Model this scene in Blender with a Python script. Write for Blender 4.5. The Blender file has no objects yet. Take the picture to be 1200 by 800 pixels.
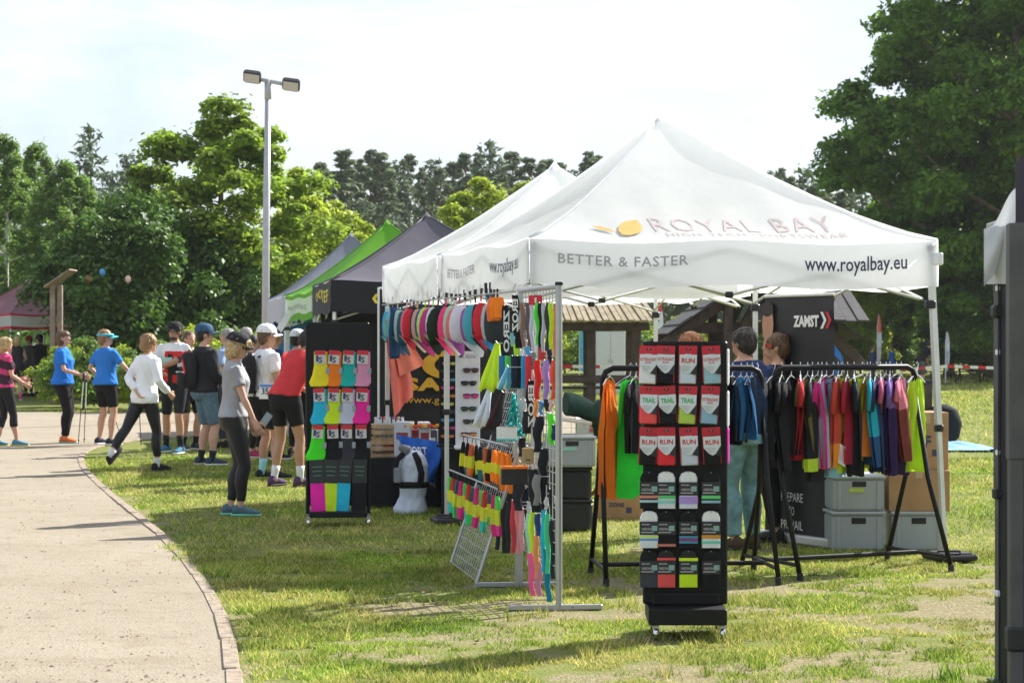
import bpy, math, random
import numpy as np
from mathutils import Vector, Matrix
R = math.radians
rng = np.random.default_rng(7)
random.seed(7)
SC = bpy.context.scene
COL = SC.collection

# ---------------------------------------------------------------- camera, sky, sun, exposure
CAMH, FPX = 1.6, 2300.0
cam = bpy.data.objects.new('camera', bpy.data.cameras.new('camera'))
COL.objects.link(cam)
cam.location = (0, 0, CAMH); cam.rotation_euler = (R(90), 0, 0)
cam.data.sensor_width = 36; cam.data.lens = 36 * FPX / 1200
cam.data.clip_end = 3000; cam.data.clip_start = .2
cam.data.dof.use_dof = True; cam.data.dof.focus_distance = 12.8; cam.data.dof.aperture_fstop = 8.0
SC.camera = cam
SUN_EL, SUN_AZ = R(40.5), math.atan2(.88, .78)      # azimuth measured from +Y towards +X
w = bpy.data.worlds.new('World'); SC.world = w; w.use_nodes = True
nt = w.node_tree; nt.nodes.clear()
N = nt.nodes.new; L = nt.links.new
sky = N('ShaderNodeTexSky'); sky.sky_type = 'NISHITA'; sky.sun_disc = False
sky.sun_elevation = SUN_EL; sky.sun_rotation = SUN_AZ; sky.air_density = 1.0; sky.dust_density = 1.2; sky.ozone_density = 1.2
tc = N('ShaderNodeTexCoord'); mp = N('ShaderNodeMapping'); mp.inputs['Scale'].default_value = (1, 1, 2.6)
ns = N('ShaderNodeTexNoise'); ns.inputs['Scale'].default_value = 3.6; ns.inputs['Detail'].default_value = 9; ns.inputs['Roughness'].default_value = .62
ns.inputs['Distortion'].default_value = .5
rp = N('ShaderNodeMapRange'); rp.inputs['From Min'].default_value = .34; rp.inputs['From Max'].default_value = .58
rp.inputs['To Min'].default_value = .0; rp.inputs['To Max'].default_value = .96
mx = N('ShaderNodeMix'); mx.data_type = 'RGBA'
mx.inputs['B'].default_value = (6.7, 7.3, 8.2, 1)
bg = N('ShaderNodeBackground'); bg.inputs['Strength'].default_value = .066
wo = N('ShaderNodeOutputWorld')
L(tc.outputs['Generated'], mp.inputs['Vector']); L(mp.outputs['Vector'], ns.inputs['Vector'])
L(ns.outputs['Fac'], rp.inputs['Value']); L(rp.outputs['Result'], mx.inputs['Factor'])
L(sky.outputs['Color'], mx.inputs['A']); L(mx.outputs['Result'], bg.inputs['Color']); L(bg.outputs['Background'], wo.inputs['Surface'])
sun = bpy.data.objects.new('sun', bpy.data.lights.new('sun', 'SUN')); COL.objects.link(sun)
sun.data.energy = 5.0; sun.data.angle = R(.55); sun.data.color = (1, .96, .89)
sd = Vector((math.sin(SUN_AZ) * math.cos(SUN_EL), math.cos(SUN_AZ) * math.cos(SUN_EL), math.sin(SUN_EL)))
sun.rotation_euler = sd.to_track_quat('Z', 'Y').to_euler(); sun.location = sd * 60
SC.view_settings.view_transform = 'Standard'; SC.view_settings.look = 'None'
SC.view_settings.gamma = 1; SC.view_settings.exposure = 1.18; SC.view_settings.use_curve_mapping = False
SC.render.engine = 'CYCLES'
SC.cycles.use_denoising = True
SC.cycles.max_bounces = 7; SC.cycles.transparent_max_bounces = 6; SC.cycles.caustics_reflective = False; SC.cycles.caustics_refractive = False

# ---------------------------------------------------------------- helpers
def G(px, py):                       # pixel of a point that touches the ground
    Y = FPX * CAMH / (py - 400.0)
    return Vector(((px - 600) / FPX * Y, Y, 0))
def P(px, py, Y):                    # pixel at a known distance
    return Vector(((px - 600) / FPX * Y, Y, CAMH + (400 - py) / FPX * Y))

def mat(name, col, rough=.65, metal=0, var=.18, scale=9, bump=0, bscale=45, trans=0, island=0, spec=.4, coat=0, bdist=.01):
    m = bpy.data.materials.new(name); m.use_nodes = True
    nt = m.node_tree; b = nt.nodes['Principled BSDF']; N = nt.nodes.new; L = nt.links.new
    b.inputs['Roughness'].default_value = rough; b.inputs['Metallic'].default_value = metal
    b.inputs['Specular IOR Level'].default_value = spec; b.inputs['Coat Weight'].default_value = coat
    tc = N('ShaderNodeTexCoord'); n = N('ShaderNodeTexNoise'); n.inputs['Scale'].default_value = scale; n.inputs['Detail'].default_value = 5
    L(tc.outputs['Object'], n.inputs['Vector'])
    mr = N('ShaderNodeMapRange'); mr.inputs['From Min'].default_value = .3; mr.inputs['From Max'].default_value = .7
    mr.inputs['To Min'].default_value = 1 - var; mr.inputs['To Max'].default_value = 1 + var
    L(n.outputs['Fac'], mr.inputs['Value'])
    src = mr.outputs['Result']
    if island:
        g = N('ShaderNodeNewGeometry'); mr2 = N('ShaderNodeMapRange')
        mr2.inputs['To Min'].default_value = 1 - island; mr2.inputs['To Max'].default_value = 1 + island
        L(g.outputs['Random Per Island'], mr2.inputs['Value'])
        mu = N('ShaderNodeMath'); mu.operation = 'MULTIPLY'; L(src, mu.inputs[0]); L(mr2.outputs['Result'], mu.inputs[1]); src = mu.outputs[0]
    vm = N('ShaderNodeVectorMath'); vm.operation = 'SCALE'; vm.inputs[0].default_value = col[:3]
    L(src, vm.inputs['Scale']); L(vm.outputs[0], b.inputs['Base Color'])
    if bump:
        n2 = N('ShaderNodeTexNoise'); n2.inputs['Scale'].default_value = bscale; n2.inputs['Detail'].default_value = 4
        L(tc.outputs['Object'], n2.inputs['Vector'])
        bp = N('ShaderNodeBump'); bp.inputs['Strength'].default_value = bump; bp.inputs['Distance'].default_value = bdist
        L(n2.outputs['Fac'], bp.inputs['Height']); L(bp.outputs['Normal'], b.inputs['Normal'])
    if trans:
        t = N('ShaderNodeBsdfTranslucent'); L(vm.outputs[0], t.inputs['Color'])
        if bump: L(bp.outputs['Normal'], t.inputs['Normal'])
        ms = N('ShaderNodeMixShader'); ms.inputs['Fac'].default_value = trans
        o = nt.nodes['Material Output']
        L(b.outputs[0], ms.inputs[1]); L(t.outputs[0], ms.inputs[2]); L(ms.outputs[0], o.inputs['Surface'])
    return m
_mc = {}
def fab(col, var=.12, rough=.85):    # cloth of one colour, cached
    k = (tuple(round(c, 3) for c in col), var, rough)
    if k not in _mc: _mc[k] = mat('cloth', col, rough, var=var, scale=6, bump=.7, bscale=15, spec=.2, bdist=.016)
    return _mc[k]
def fabt(col, var=.12):              # thin cloth that lets some light through
    k = ('t', tuple(round(c, 3) for c in col), var)
    if k not in _mc: _mc[k] = mat('thin_cloth', col, .85, var=var, scale=6, bump=.7, bscale=15, spec=.2, bdist=.016, trans=.32)
    return _mc[k]
def plain(col, rough=.5, metal=0, var=.06):
    k = ('p', tuple(round(c, 3) for c in col), rough, metal, var)
    if k not in _mc: _mc[k] = mat('plain', col, rough, metal, var=var, scale=20)
    return _mc[k]

class MB:
    def __init__(s): s.v = []; s.f = []; s.m = []
    def add(s, V, F, mi=0):
        o = len(s.v); s.v += [tuple(p) for p in V]; s.f += [tuple(i + o for i in f) for f in F]; s.m += [mi] * len(F); return s
    def box(s, c, size, M=None, mi=0, taper=1.0):
        x, y, z = [d / 2 for d in size]; t = taper
        V = [Vector(p) for p in [(-x*t,-y*t,-z),(x*t,-y*t,-z),(x*t,y*t,-z),(-x*t,y*t,-z),(-x,-y,z),(x,-y,z),(x,y,z),(-x,y,z)]]
        if M is not None: V = [M @ p for p in V]
        V = [p + Vector(c) for p in V]
        return s.add(V, [(0,3,2,1),(4,5,6,7),(0,1,5,4),(1,2,6,5),(2,3,7,6),(3,0,4,7)], mi)
    def bbox(s, c, size, b=.01, M=None, mi=0):     # box with bevelled vertical and horizontal edges
        x, y, z = [d / 2 for d in size]; b = min(b, x*.9, y*.9, z*.9)
        def ring(dx, dy, zz): return [(-dx+b,-dy,zz),(dx-b,-dy,zz),(dx,-dy+b,zz),(dx,dy-b,zz),(dx-b,dy,zz),(-dx+b,dy,zz),(-dx,dy-b,zz),(-dx,-dy+b,zz)]
        rings = [ring(x-b*.6, y-b*.6, -z), ring(x, y, -z+b), ring(x, y, z-b), ring(x-b*.6, y-b*.6, z)]
        V = [Vector(p) for r in rings for p in r]
        if M is not None: V = [M @ p for p in V]
        V = [p + Vector(c) for p in V]
        F = [tuple(range(7, -1, -1)), tuple(range(24, 32))]
        for r in range(3):
            for i in range(8): F.append((r*8+i, r*8+(i+1)%8, r*8+8+(i+1)%8, r*8+8+i))
        return s.add(V, F, mi)
    def tube(s, pts, rad, n=8, mi=0, cap=True, flat=1.0):
        pts = [Vector(p) for p in pts]
        if not hasattr(rad, '__len__'): rad = [rad] * len(pts)
        V = []; F = []; ref = None
        for i, p in enumerate(pts):
            d = (pts[min(i+1, len(pts)-1)] - pts[max(i-1, 0)]); d = d.normalized() if d.length > 1e-9 else Vector((0,0,1))
            if ref is None:
                ref = Vector((1,0,0)) if abs(d.x) < .8 else Vector((0,1,0))
            a = (ref - d * ref.dot(d)).normalized(); b = d.cross(a); ref = a
            for k in range(n):
                t = 2*math.pi*k/n
                V.append(p + (a*math.cos(t) + b*math.sin(t)*flat) * rad[i])
        for i in range(len(pts)-1):
            for k in range(n): F.append((i*n+k, i*n+(k+1)%n, (i+1)*n+(k+1)%n, (i+1)*n+k))
        if cap: F.append(tuple(range(n-1, -1, -1))); F.append(tuple(range((len(pts)-1)*n, len(pts)*n)))
        return s.add(V, F, mi)
    def loft(s, secs, n=14, mi=0, cap=True):       # secs: (centre, axis x, axis y, rx, ry)
        V = []; F = []
        for c, ax, ay, rx, ry in secs:
            for k in range(n):
                t = 2*math.pi*k/n
                V.append(Vector(c) + Vector(ax)*math.cos(t)*rx + Vector(ay)*math.sin(t)*ry)
        for i in range(len(secs)-1):
            for k in range(n): F.append((i*n+k, i*n+(k+1)%n, (i+1)*n+(k+1)%n, (i+1)*n+k))
        if cap: F.append(tuple(range(n-1, -1, -1))); F.append(tuple(range((len(secs)-1)*n, len(secs)*n)))
        return s.add(V, F, mi)
    def ell(s, c, r, nu=12, nv=8, M=None, mi=0):
        V = []; F = []
        for j in range(nv+1):
            ph = math.pi*j/nv
            for i in range(nu):
                t = 2*math.pi*i/nu
                p = Vector((math.sin(ph)*math.cos(t)*r[0], math.sin(ph)*math.sin(t)*r[1], math.cos(ph)*r[2]))
                if j in (0, nv): p += Vector((math.cos(t), math.sin(t), 0)) * 1e-4
                V.append((M @ p if M is not None else p) + Vector(c))
        for j in range(nv):
            for i in range(nu): F.append((j*nu+i, (j+1)*nu+i, (j+1)*nu+(i+1)%nu, j*nu+(i+1)%nu))
        return s.add(V, F, mi)
    def grid(s, fn, nu, nv, mi=0):
        V = [fn(i/nu, j/nv) for j in range(nv+1) for i in range(nu+1)]
        F = [(j*(nu+1)+i, j*(nu+1)+i+1, (j+1)*(nu+1)+i+1, (j+1)*(nu+1)+i) for j in range(nv) for i in range(nu)]
        return s.add(V, F, mi)
    def prism(s, outline, y0, y1, M=None, mi=0, c=(0,0,0)):   # outline in x,z extruded along y
        n = len(outline)
        V = [Vector((x, y0, z)) for x, z in outline] + [Vector((x, y1, z)) for x, z in outline]
        if M is not None: V = [M @ p for p in V]
        V = [p + Vector(c) for p in V]
        F = [tuple(range(n)), tuple(range(2*n-1, n-1, -1))] + [(i, i+n, (i+1)%n+n, (i+1)%n) for i in range(n)]
        return s.add(V, F, mi)
    def mesh(s, name, mats, smooth=False):
        me = bpy.data.meshes.new(name); me.from_pydata(s.v, [], s.f)
        for m in (mats if isinstance(mats, (list, tuple)) else [mats]): me.materials.append(m)
        if len(me.materials) > 1: me.polygons.foreach_set('material_index', s.m)
        if smooth: me.polygons.foreach_set('use_smooth', [True]*len(me.polygons))
        me.update(); return me
    def build(s, name, mats, parent=None, smooth=False, loc=None, rz=0):
        return link(name, s.mesh(name, mats, smooth), parent, loc, rz)
def link(name, data, parent=None, loc=None, rz=0):
    o = bpy.data.objects.new(name, data); COL.objects.link(o)
    if parent is not None: o.parent = parent
    if loc is not None: o.location = loc
    if rz: o.rotation_euler = (0, 0, rz)
    return o
def tag(o, label, cat, group=None):
    o['label'] = label; o['category'] = cat
    if group: o['group'] = group
    return o
def thing(name, label, cat, loc=(0,0,0), rz=0, group=None):
    o = link(name, None, None, loc, rz); o.empty_display_size = .1
    return tag(o, label, cat, group)
def struct(o, kind='structure'): o['kind'] = kind; return o
def np_mesh(name, V, F, m, smooth=False):
    me = bpy.data.meshes.new(name); V = np.asarray(V, np.float32); F = np.asarray(F, np.int32)
    k = F.shape[1]
    me.vertices.add(len(V)); me.vertices.foreach_set('co', V.ravel())
    me.loops.add(F.size); me.loops.foreach_set('vertex_index', F.ravel())
    me.polygons.add(len(F)); me.polygons.foreach_set('loop_start', np.arange(0, F.size, k, dtype=np.int32))
    me.update(calc_edges=True); me.validate()
    if smooth: me.polygons.foreach_set('use_smooth', [True]*len(F))
    if m: me.materials.append(m)
    return me
_tx = {}
def textgeo(s, bold=0.0, space=1.0, shear=0.0):    # flat letters, height of a capital = 1, starts at x = 0
    k = (s, bold, space, shear)
    if k in _tx: return _tx[k]
    c = bpy.data.curves.new('t', 'FONT'); c.body = s; c.offset = bold; c.space_character = space; c.resolution_u = 2; c.shear = shear
    o = bpy.data.objects.new('t', c); COL.objects.link(o)
    dg = bpy.context.evaluated_depsgraph_get(); me = bpy.data.meshes.new_from_object(o.evaluated_get(dg))
    V = np.array([v.co[:2] for v in me.vertices]); F = [tuple(p.vertices) for p in me.polygons]
    bpy.data.objects.remove(o); bpy.data.curves.remove(c); bpy.data.meshes.remove(me)
    V = V / .73; V[:, 0] -= V[:, 0].min()
    _tx[k] = (V, F, V[:, 0].max()); return _tx[k]
_fine = {}
def finetext(s, bold, space, shear, step=.16):      # the same letters cut into small cells so that they follow a curved cloth
    k = (s, bold, space, shear)
    if k not in _fine:
        import bmesh
        V, F, W = textgeo(s, bold, space, shear); bm = bmesh.new(); vs = [bm.verts.new((x, y, 0)) for x, y in V]
        for f in F:
            try: bm.faces.new([vs[i] for i in f])
            except ValueError: pass
        for ax, hi in ((0, W), (1, 1.3)):
            c = -.4 if ax else 0
            while c < hi:
                bmesh.ops.bisect_plane(bm, geom=bm.verts[:] + bm.edges[:] + bm.faces[:], plane_co=(c, 0, 0) if ax == 0 else (0, c, 0), plane_no=(1, 0, 0) if ax == 0 else (0, 1, 0)); c += step
        bm.verts.index_update(); _fine[k] = (np.array([v.co[:2] for v in bm.verts]), [tuple(v.index for v in f.verts) for f in bm.faces], W); bm.free()
    return _fine[k]
def lettering(s, fn, m, parent, width=1.0, bold=0, space=1.0, name='lettering', height=None, shear=0.0, fine=False):
    """fn(u, v): u along the text 0..width, v up, both in metres -> local point. height None keeps the proportions."""
    V, F, W = (finetext if fine else textgeo)(s, bold, space, shear); k = width / W; h = height if height else k
    return MB().add([fn(x*k, y*h) for x, y in V], F).build(name, m, parent)

def vnoise(x, y, s, seed=0):          # value noise, numpy
    r = np.random.default_rng(seed).random((256, 256)); x = np.asarray(x) / s; y = np.asarray(y) / s
    xi = np.floor(x).astype(int); yi = np.floor(y).astype(int); fx = x - xi; fy = y - yi
    fx = fx*fx*(3-2*fx); fy = fy*fy*(3-2*fy)
    g = lambda a, b: r[a % 256, b % 256]
    return (g(xi, yi)*(1-fx) + g(xi+1, yi)*fx)*(1-fy) + (g(xi, yi+1)*(1-fx) + g(xi+1, yi+1)*fx)*fy
def fbm(x, y, s, seed=0): return .55*vnoise(x, y, s, seed) + .28*vnoise(x, y, s*.45, seed+1) + .17*vnoise(x, y, s*.2, seed+2)

M_STEEL = mat('galvanised_steel', (.42, .43, .44), .42, .75, var=.08)
M_ALU = mat('aluminium_leg', (.66, .67, .66), .42, .55, var=.06)
M_BLK = mat('black_powder_coat', (.009, .009, .010), .5, 0, var=.25, spec=.25)
M_BLKPL = mat('black_plastic', (.02, .02, .022), .5)
M_RUB = mat('rubber', (.03, .03, .03), .8)
M_CHROME = plain((.75, .75, .76), .18, 1)
M_WHITE = plain((.8, .8, .8), .5)
# ---------------------------------------------------------------- ground, path, kerb, grass
kerb_px = [(278,830),(273,790),(266,748),(256,716),(242,690),(222,662),(196,634),(168,610),(140,588),(117,568),(101,552),(95,541),(97,532),(108,525),(135,519),(180,514),(240,511),(300,509)]
kerb = [G(*p) for p in kerb_px]
def catmull(pts, n=6):
    out = []
    for i in range(len(pts)-1):
        a, b, c, d = pts[max(i-1,0)], pts[i], pts[i+1], pts[min(i+2, len(pts)-1)]
        for k in range(n):
            t = k/n; out.append(.5*((2*b)+(c-a)*t+(2*a-5*b+4*c-d)*t*t+(3*b-a-3*c+d)*t*t*t))
    out.append(pts[-1]); return out
kline = catmull(kerb, 8)
kx = np.array([p.x for p in kline]); ky = np.array([p.y for p in kline])
def on_path(X, Y, mar=0.0):           # right-hand edge of the path as a function of Y, plus the far branch
    o = np.argsort(ky[:int(len(ky)*.66)]); e = np.interp(Y, ky[:int(len(ky)*.66)][o], kx[:int(len(ky)*.66)][o], left=kx[0])
    near = (X < e + mar) & (Y < 27.3); far = (Y >= 27.3) & (Y < 44.5)
    lim = np.interp(X, kx[int(len(kx)*.62):], ky[int(len(kx)*.62):], left=27.0, right=33.5)
    return near | (far & (Y > lim - mar) & (X < 3)) | (far & (X < -6.3 + mar))
def dirtf(X, Y):
    d = fbm(X, Y*1.0, 1.5, 11)
    d = np.clip((d - .56) * 6, 0, 1) * np.clip(vnoise(X, Y, .16, 41)*1.6, 0, 1)
    front = np.clip((15.5 - Y) / 4, 0, 1) * np.clip((X + 1.8) / 1.2, 0, 1)
    d2 = np.clip((fbm(X, Y*1.3, .38, 31) - .42) * 4.5, 0, 1) * front
    d3 = np.clip((fbm(X, Y, .9, 51) - .5) * 5, 0, 1) * np.exp(-((X-2.3)/1.0)**2 - ((Y-11.2)/1.0)**2) * 1.6
    edge = np.interp(Y, ky[:80], kx[:80], left=kx[0], right=-6)
    d4 = np.exp(-np.abs(X - edge - .12) / .16) * (Y < 24) * .9 * vnoise(X, Y, .5, 71)
    return np.clip(.5*d + .72*d2*np.clip(vnoise(X, Y, .12, 43)*1.7, 0, 1) + .9*d3 + .7*d4, 0, 1)
xs = np.concatenate([[-300,-200,-110,-70,-45,-30,-22,-16,-12,-10], np.arange(-8, 6.01, .09), [7,8,10,13,17,22,30,45,70,110,200,300]])
ys = np.concatenate([[-60,-20,0,4,7], np.arange(8.4, 22, .09), np.arange(22, 46, .5), [48,52,58,66,76,90,110,150,220,300,400]])
GX, GY = np.meshgrid(xs, ys)
near = (GX > -8) & (GX < 6) & (GY > 8.3) & (GY < 22)
GZ = np.where(near, -.012 * fbm(GX, GY, .35, 5) + .004, -.004)
GZ = np.where(on_path(GX, GY, .35), -.006, GZ)
nx = len(xs); idx = np.arange(GX.size).reshape(GX.shape)
F = np.stack([idx[:-1,:-1], idx[:-1,1:], idx[1:,1:], idx[1:,:-1]], -1).reshape(-1, 4)
def ground_mat():
    m = bpy.data.materials.new('turf'); m.use_nodes = True; nt = m.node_tree; N = nt.nodes.new; L = nt.links.new; b = nt.nodes['Principled BSDF']
    b.inputs['Roughness'].default_value = .95; b.inputs['Specular IOR Level'].default_value = .1
    at = N('ShaderNodeAttribute'); at.attribute_name = 'dirt'
    g = N('ShaderNodeNewGeometry')
    def noise(s, d=5):
        n = N('ShaderNodeTexNoise'); n.inputs['Scale'].default_value = s; n.inputs['Detail'].default_value = d; L(g.outputs['Position'], n.inputs['Vector']); return n
    n1 = noise(.9); n2 = noise(7); n3 = noise(55, 3)
    def ramp(n, a, b2):
        r = N('ShaderNodeMapRange'); r.inputs['From Min'].default_value = a; r.inputs['From Max'].default_value = b2; L(n, r.inputs['Value']); return r.outputs['Result']
    def mix(f, A, B):
        x = N('ShaderNodeMix'); x.data_type = 'RGBA'; L(f, x.inputs['Factor'])
        for k, v in (('A', A), ('B', B)):
            if isinstance(v, tuple): x.inputs[k].default_value = (*v, 1)
            else: L(v, x.inputs[k])
        return x.outputs['Result']
    c = mix(ramp(n1.outputs['Fac'], .35, .65), (.095, .17, .025), (.18, .22, .04))
    c = mix(ramp(n2.outputs['Fac'], .45, .75), c, (.27, .245, .085))
    dm = N('ShaderNodeMath'); dm.operation = 'MULTIPLY_ADD'; L(n2.outputs['Fac'], dm.inputs[0]); dm.inputs[1].default_value = .7; L(at.outputs['Fac'], dm.inputs[2])
    n4 = noise(22, 6); c = mix(ramp(dm.outputs[0], .55, .95), c, mix(ramp(n4.outputs['Fac'], .4, .62), (.24, .185, .125), (.36, .295, .215)))
    c = mix(ramp(n3.outputs['Fac'], .3, .7), c, mix(ramp(n3.outputs['Fac'], .0, 1), (.06, .085, .02), (.28, .25, .10)))
    L(c, b.inputs['Base Color'])
    bp = N('ShaderNodeBump'); bp.inputs['Strength'].default_value = .8; bp.inputs['Distance'].default_value = .03; L(n3.outputs['Fac'], bp.inputs['Height']); L(bp.outputs['Normal'], b.inputs['Normal'])
    return m
M_TURF = ground_mat()
me = np_mesh('ground', np.stack([GX, GY, GZ], -1).reshape(-1, 3), F, M_TURF, True)
a = me.attributes.new('dirt', 'FLOAT', 'POINT'); a.data.foreach_set('value', dirtf(GX, GY).ravel().astype(np.float32))
struct(link('ground', me))

def sand_mat():
    m = bpy.data.materials.new('sand_path'); m.use_nodes = True; nt = m.node_tree; N = nt.nodes.new; L = nt.links.new; b = nt.nodes['Principled BSDF']
    b.inputs['Roughness'].default_value = .95; b.inputs['Specular IOR Level'].default_value = .15
    g = N('ShaderNodeNewGeometry'); cr = None
    def noise(s, d=6, r=.6):
        n = N('ShaderNodeTexNoise'); n.inputs['Scale'].default_value = s; n.inputs['Detail'].default_value = d; n.inputs['Roughness'].default_value = r; L(g.outputs['Position'], n.inputs['Vector']); return n.outputs['Fac']
    def mix(f, lo, hi, A, B):
        r = N('ShaderNodeMapRange'); r.inputs['From Min'].default_value = lo; r.inputs['From Max'].default_value = hi; L(f, r.inputs['Value'])
        x = N('ShaderNodeMix'); x.data_type = 'RGBA'; L(r.outputs['Result'], x.inputs['Factor'])
        for k, v in (('A', A), ('B', B)):
            if isinstance(v, tuple): x.inputs[k].default_value = (*v, 1)
            else: L(v, x.inputs[k])
        return x.outputs['Result']
    c = mix(noise(.55), .3, .7, (.275, .236, .178), (.33, .285, .222))
    f1 = noise(2.3, 8, .7); c = mix(f1, .5, .72, c, (.235, .195, .142)); f2 = noise(9); c = mix(f2, .58, .75, c, (.26, .195, .135))
    f3 = noise(70, 4); c = mix(f3, .55, .68, c, (.165, .13, .095))
    L(c, b.inputs['Base Color'])
    ad = N('ShaderNodeMath'); L(f2, ad.inputs[0]); L(f3, ad.inputs[1])
    bp = N('ShaderNodeBump'); bp.inputs['Strength'].default_value = .55; bp.inputs['Distance'].default_value = .02; L(ad.outputs[0], bp.inputs['Height']); L(bp.outputs['Normal'], b.inputs['Normal'])
    return m
pb = MB()
ol = [(-30, kline[0].y, .004)] + [(p.x, p.y, .004) for p in kline] + [(6, kline[-1].y+.6, .004)] + [(x, 44.5 + .5*math.sin(x*.9), .004) for x in np.arange(6, -30.1, -1.5)]
pb.add(ol, [tuple(range(len(ol)))])
path = struct(pb.build('path', sand_mat()))
# kerb of short concrete edging stones
kb = link('kerb', None); struct(kb)
M_KERB = mat('edging_concrete', (.27, .215, .165), .9, var=.3, scale=14, bump=.6, bscale=60)
acc = 0; seg = [kline[0]]
pts = [kline[0]]
for p, q in zip(kline, kline[1:]):
    d = (q-p).length; nn = max(1, int(d/.02))
    pts += [p.lerp(q, (k+1)/nn) for k in range(nn)]
i0 = 0; length = 0
for i in range(1, len(pts)):
    length += (pts[i]-pts[i-1]).length
    if length > .98 or i == len(pts)-1:
        a_, b_ = pts[i0], pts[i]; d = (b_-a_); ang = math.atan2(d.y, d.x); ln = d.length - .008
        if ln > .2:
            c = (a_+b_)/2
            MB().bbox((0,0,0), (ln, .085, .12), .012).build('edging_stone', M_KERB, kb, loc=(c.x, c.y, -.050 + .008*random.random()), rz=ang + random.uniform(-.012, .012))
        i0 = i; length = 0
# pebbles on the path
n = 9000
Yp = 9.2 + 26*rng.random(n)**2.2; Xp = rng.uniform(-9.5, -1.2, n)
k = on_path(Xp, Yp, -.12) & (Xp > -Yp*.28-.3); Xp, Yp = Xp[k], Yp[k]
s = (.003 + .012*rng.random(len(Xp))**3.5)
base = np.array([(1,0,0),(0,1,0),(-1,0,0),(0,-1,0),(0,0,.8)], float); fb = np.array([(0,1,4),(1,2,4),(2,3,4),(3,0,4)])
an = rng.uniform(0, 6.28, len(Xp)); ca, sa = np.cos(an), np.sin(an); st = rng.uniform(.6, 1.4, len(Xp))
Vp = np.stack([Xp[:,None] + s[:,None]*(base[:,0]*ca[:,None]*st[:,None] - base[:,1]*sa[:,None]), Yp[:,None] + s[:,None]*(base[:,0]*sa[:,None]*st[:,None] + base[:,1]*ca[:,None]), .003 + s[:,None]*base[:,2] + 0*Xp[:,None]], -1).reshape(-1,3)
Fp = (fb[None] + 5*np.arange(len(Xp))[:,None,None]).reshape(-1,3)
pbs = link('pebbles', np_mesh('pebbles', Vp, Fp, mat('pebble_stone', (.17,.13,.10), .9, var=.3, island=.45)))
struct(pbs, 'stuff'); pbs['label'] = 'small brown pebbles and crumbs of soil on the sandy path'; pbs['category'] = 'pebbles'
# grass blades
def blades(n, ylo, yhi, xlo, xhi, pw, hmul):
    Y = ylo + (yhi-ylo)*rng.random(n)**pw; X = rng.uniform(xlo, xhi, n)
    keep = (np.abs(X) < Y*.272+.2) & ~on_path(X, Y, np.where(rng.random(n) > .9, -.03, .085))
    d = dirtf(X, Y); keep &= rng.random(n) > d*1.15
    keep &= fbm(X, Y, .22, 91) > .30 + .25*d + .08*np.clip((15 - Y)/4, 0, 1)*np.clip(X + 1.6, 0, 1)
    X, Y = X[keep], Y[keep]; n = len(X)
    tuft = np.clip(fbm(X, Y, .5, 77)*1.9 - .55, .15, 1.3)
    edge = np.interp(Y, ky[:80], kx[:80], left=kx[0], right=-6); tuft *= 1 + .7*np.exp(-np.abs(X-edge)/.5)*(Y > 13)
    h = (.010 + .024*rng.random(n)) * (.45 + tuft) * hmul * (1 + (rng.random(n) > .985)*1.3); wd = (.0022 + .0022*rng.random(n)) * (1 + (Y-9)/14)
    a = rng.uniform(0, 6.283, n); ln = rng.uniform(.3, 1.7, n)*h; da = rng.uniform(0, 6.283, n)
    z0 = np.full(n, -.008)
    V = np.stack([np.stack([X-wd*np.cos(a), Y-wd*np.sin(a), z0], -1), np.stack([X+wd*np.cos(a), Y+wd*np.sin(a), z0], -1), np.stack([X+ln*np.cos(da), Y+ln*np.sin(da), h], -1)], 1)
    return V.reshape(-1, 3)
Vg = np.concatenate([blades(520000, 8.8, 15, -4.2, 4.3, 1.0, 1.0), blades(260000, 15, 27, -7, 7, 1.0, 1.15), blades(60000, 27, 46, -12, 12, 1.0, 1.9), blades(60000, 45.5, 62, -2, 18, .8, 2.6), blades(30000, 60, 95, 2, 26, .8, 3.2)])
tf = []
for px, py, nn, hh in [(735,708,60,.11),(742,716,40,.09),(640,722,50,.08),(618,724,40,.07),(600,726,40,.08),(888,782,60,.10),(1112,796,60,.14),(1122,792,40,.10),(960,770,40,.07),(480,764,50,.07),(690,770,60,.09),(560,785,60,.08),(240,668,60,.06),(215,652,90,.07),(205,646,90,.07),(198,642,90,.07),(226,660,90,.06),(210,656,60,.05),(180,605,50,.09),(150,575,50,.09),(330,700,40,.06),(420,735,40,.06),(1040,760,40,.07),(830,790,50,.09),(780,792,50,.08),(905,700,30,.07),(180,560,60,.10),(205,570,50,.10)]:
    g = G(px, py); X = g.x + rng.normal(0, .035, nn); Y = g.y + rng.normal(0, .05, nn); h = hh*rng.uniform(.4, 1, nn); a = rng.uniform(0, 6.283, nn); ln = h*rng.uniform(.1, .7, nn); wd = .003*np.ones(nn); da = rng.uniform(0, 6.283, nn)
    tf.append(np.stack([np.stack([X-wd*np.cos(a), Y-wd*np.sin(a), 0*X-.008], -1), np.stack([X+wd*np.cos(a), Y+wd*np.sin(a), 0*X-.008], -1), np.stack([X+ln*np.cos(da), Y+ln*np.sin(da), h], -1)], 1).reshape(-1, 3))
Vg = np.concatenate([Vg] + tf)
Fg = np.arange(len(Vg)).reshape(-1, 3)
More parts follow.
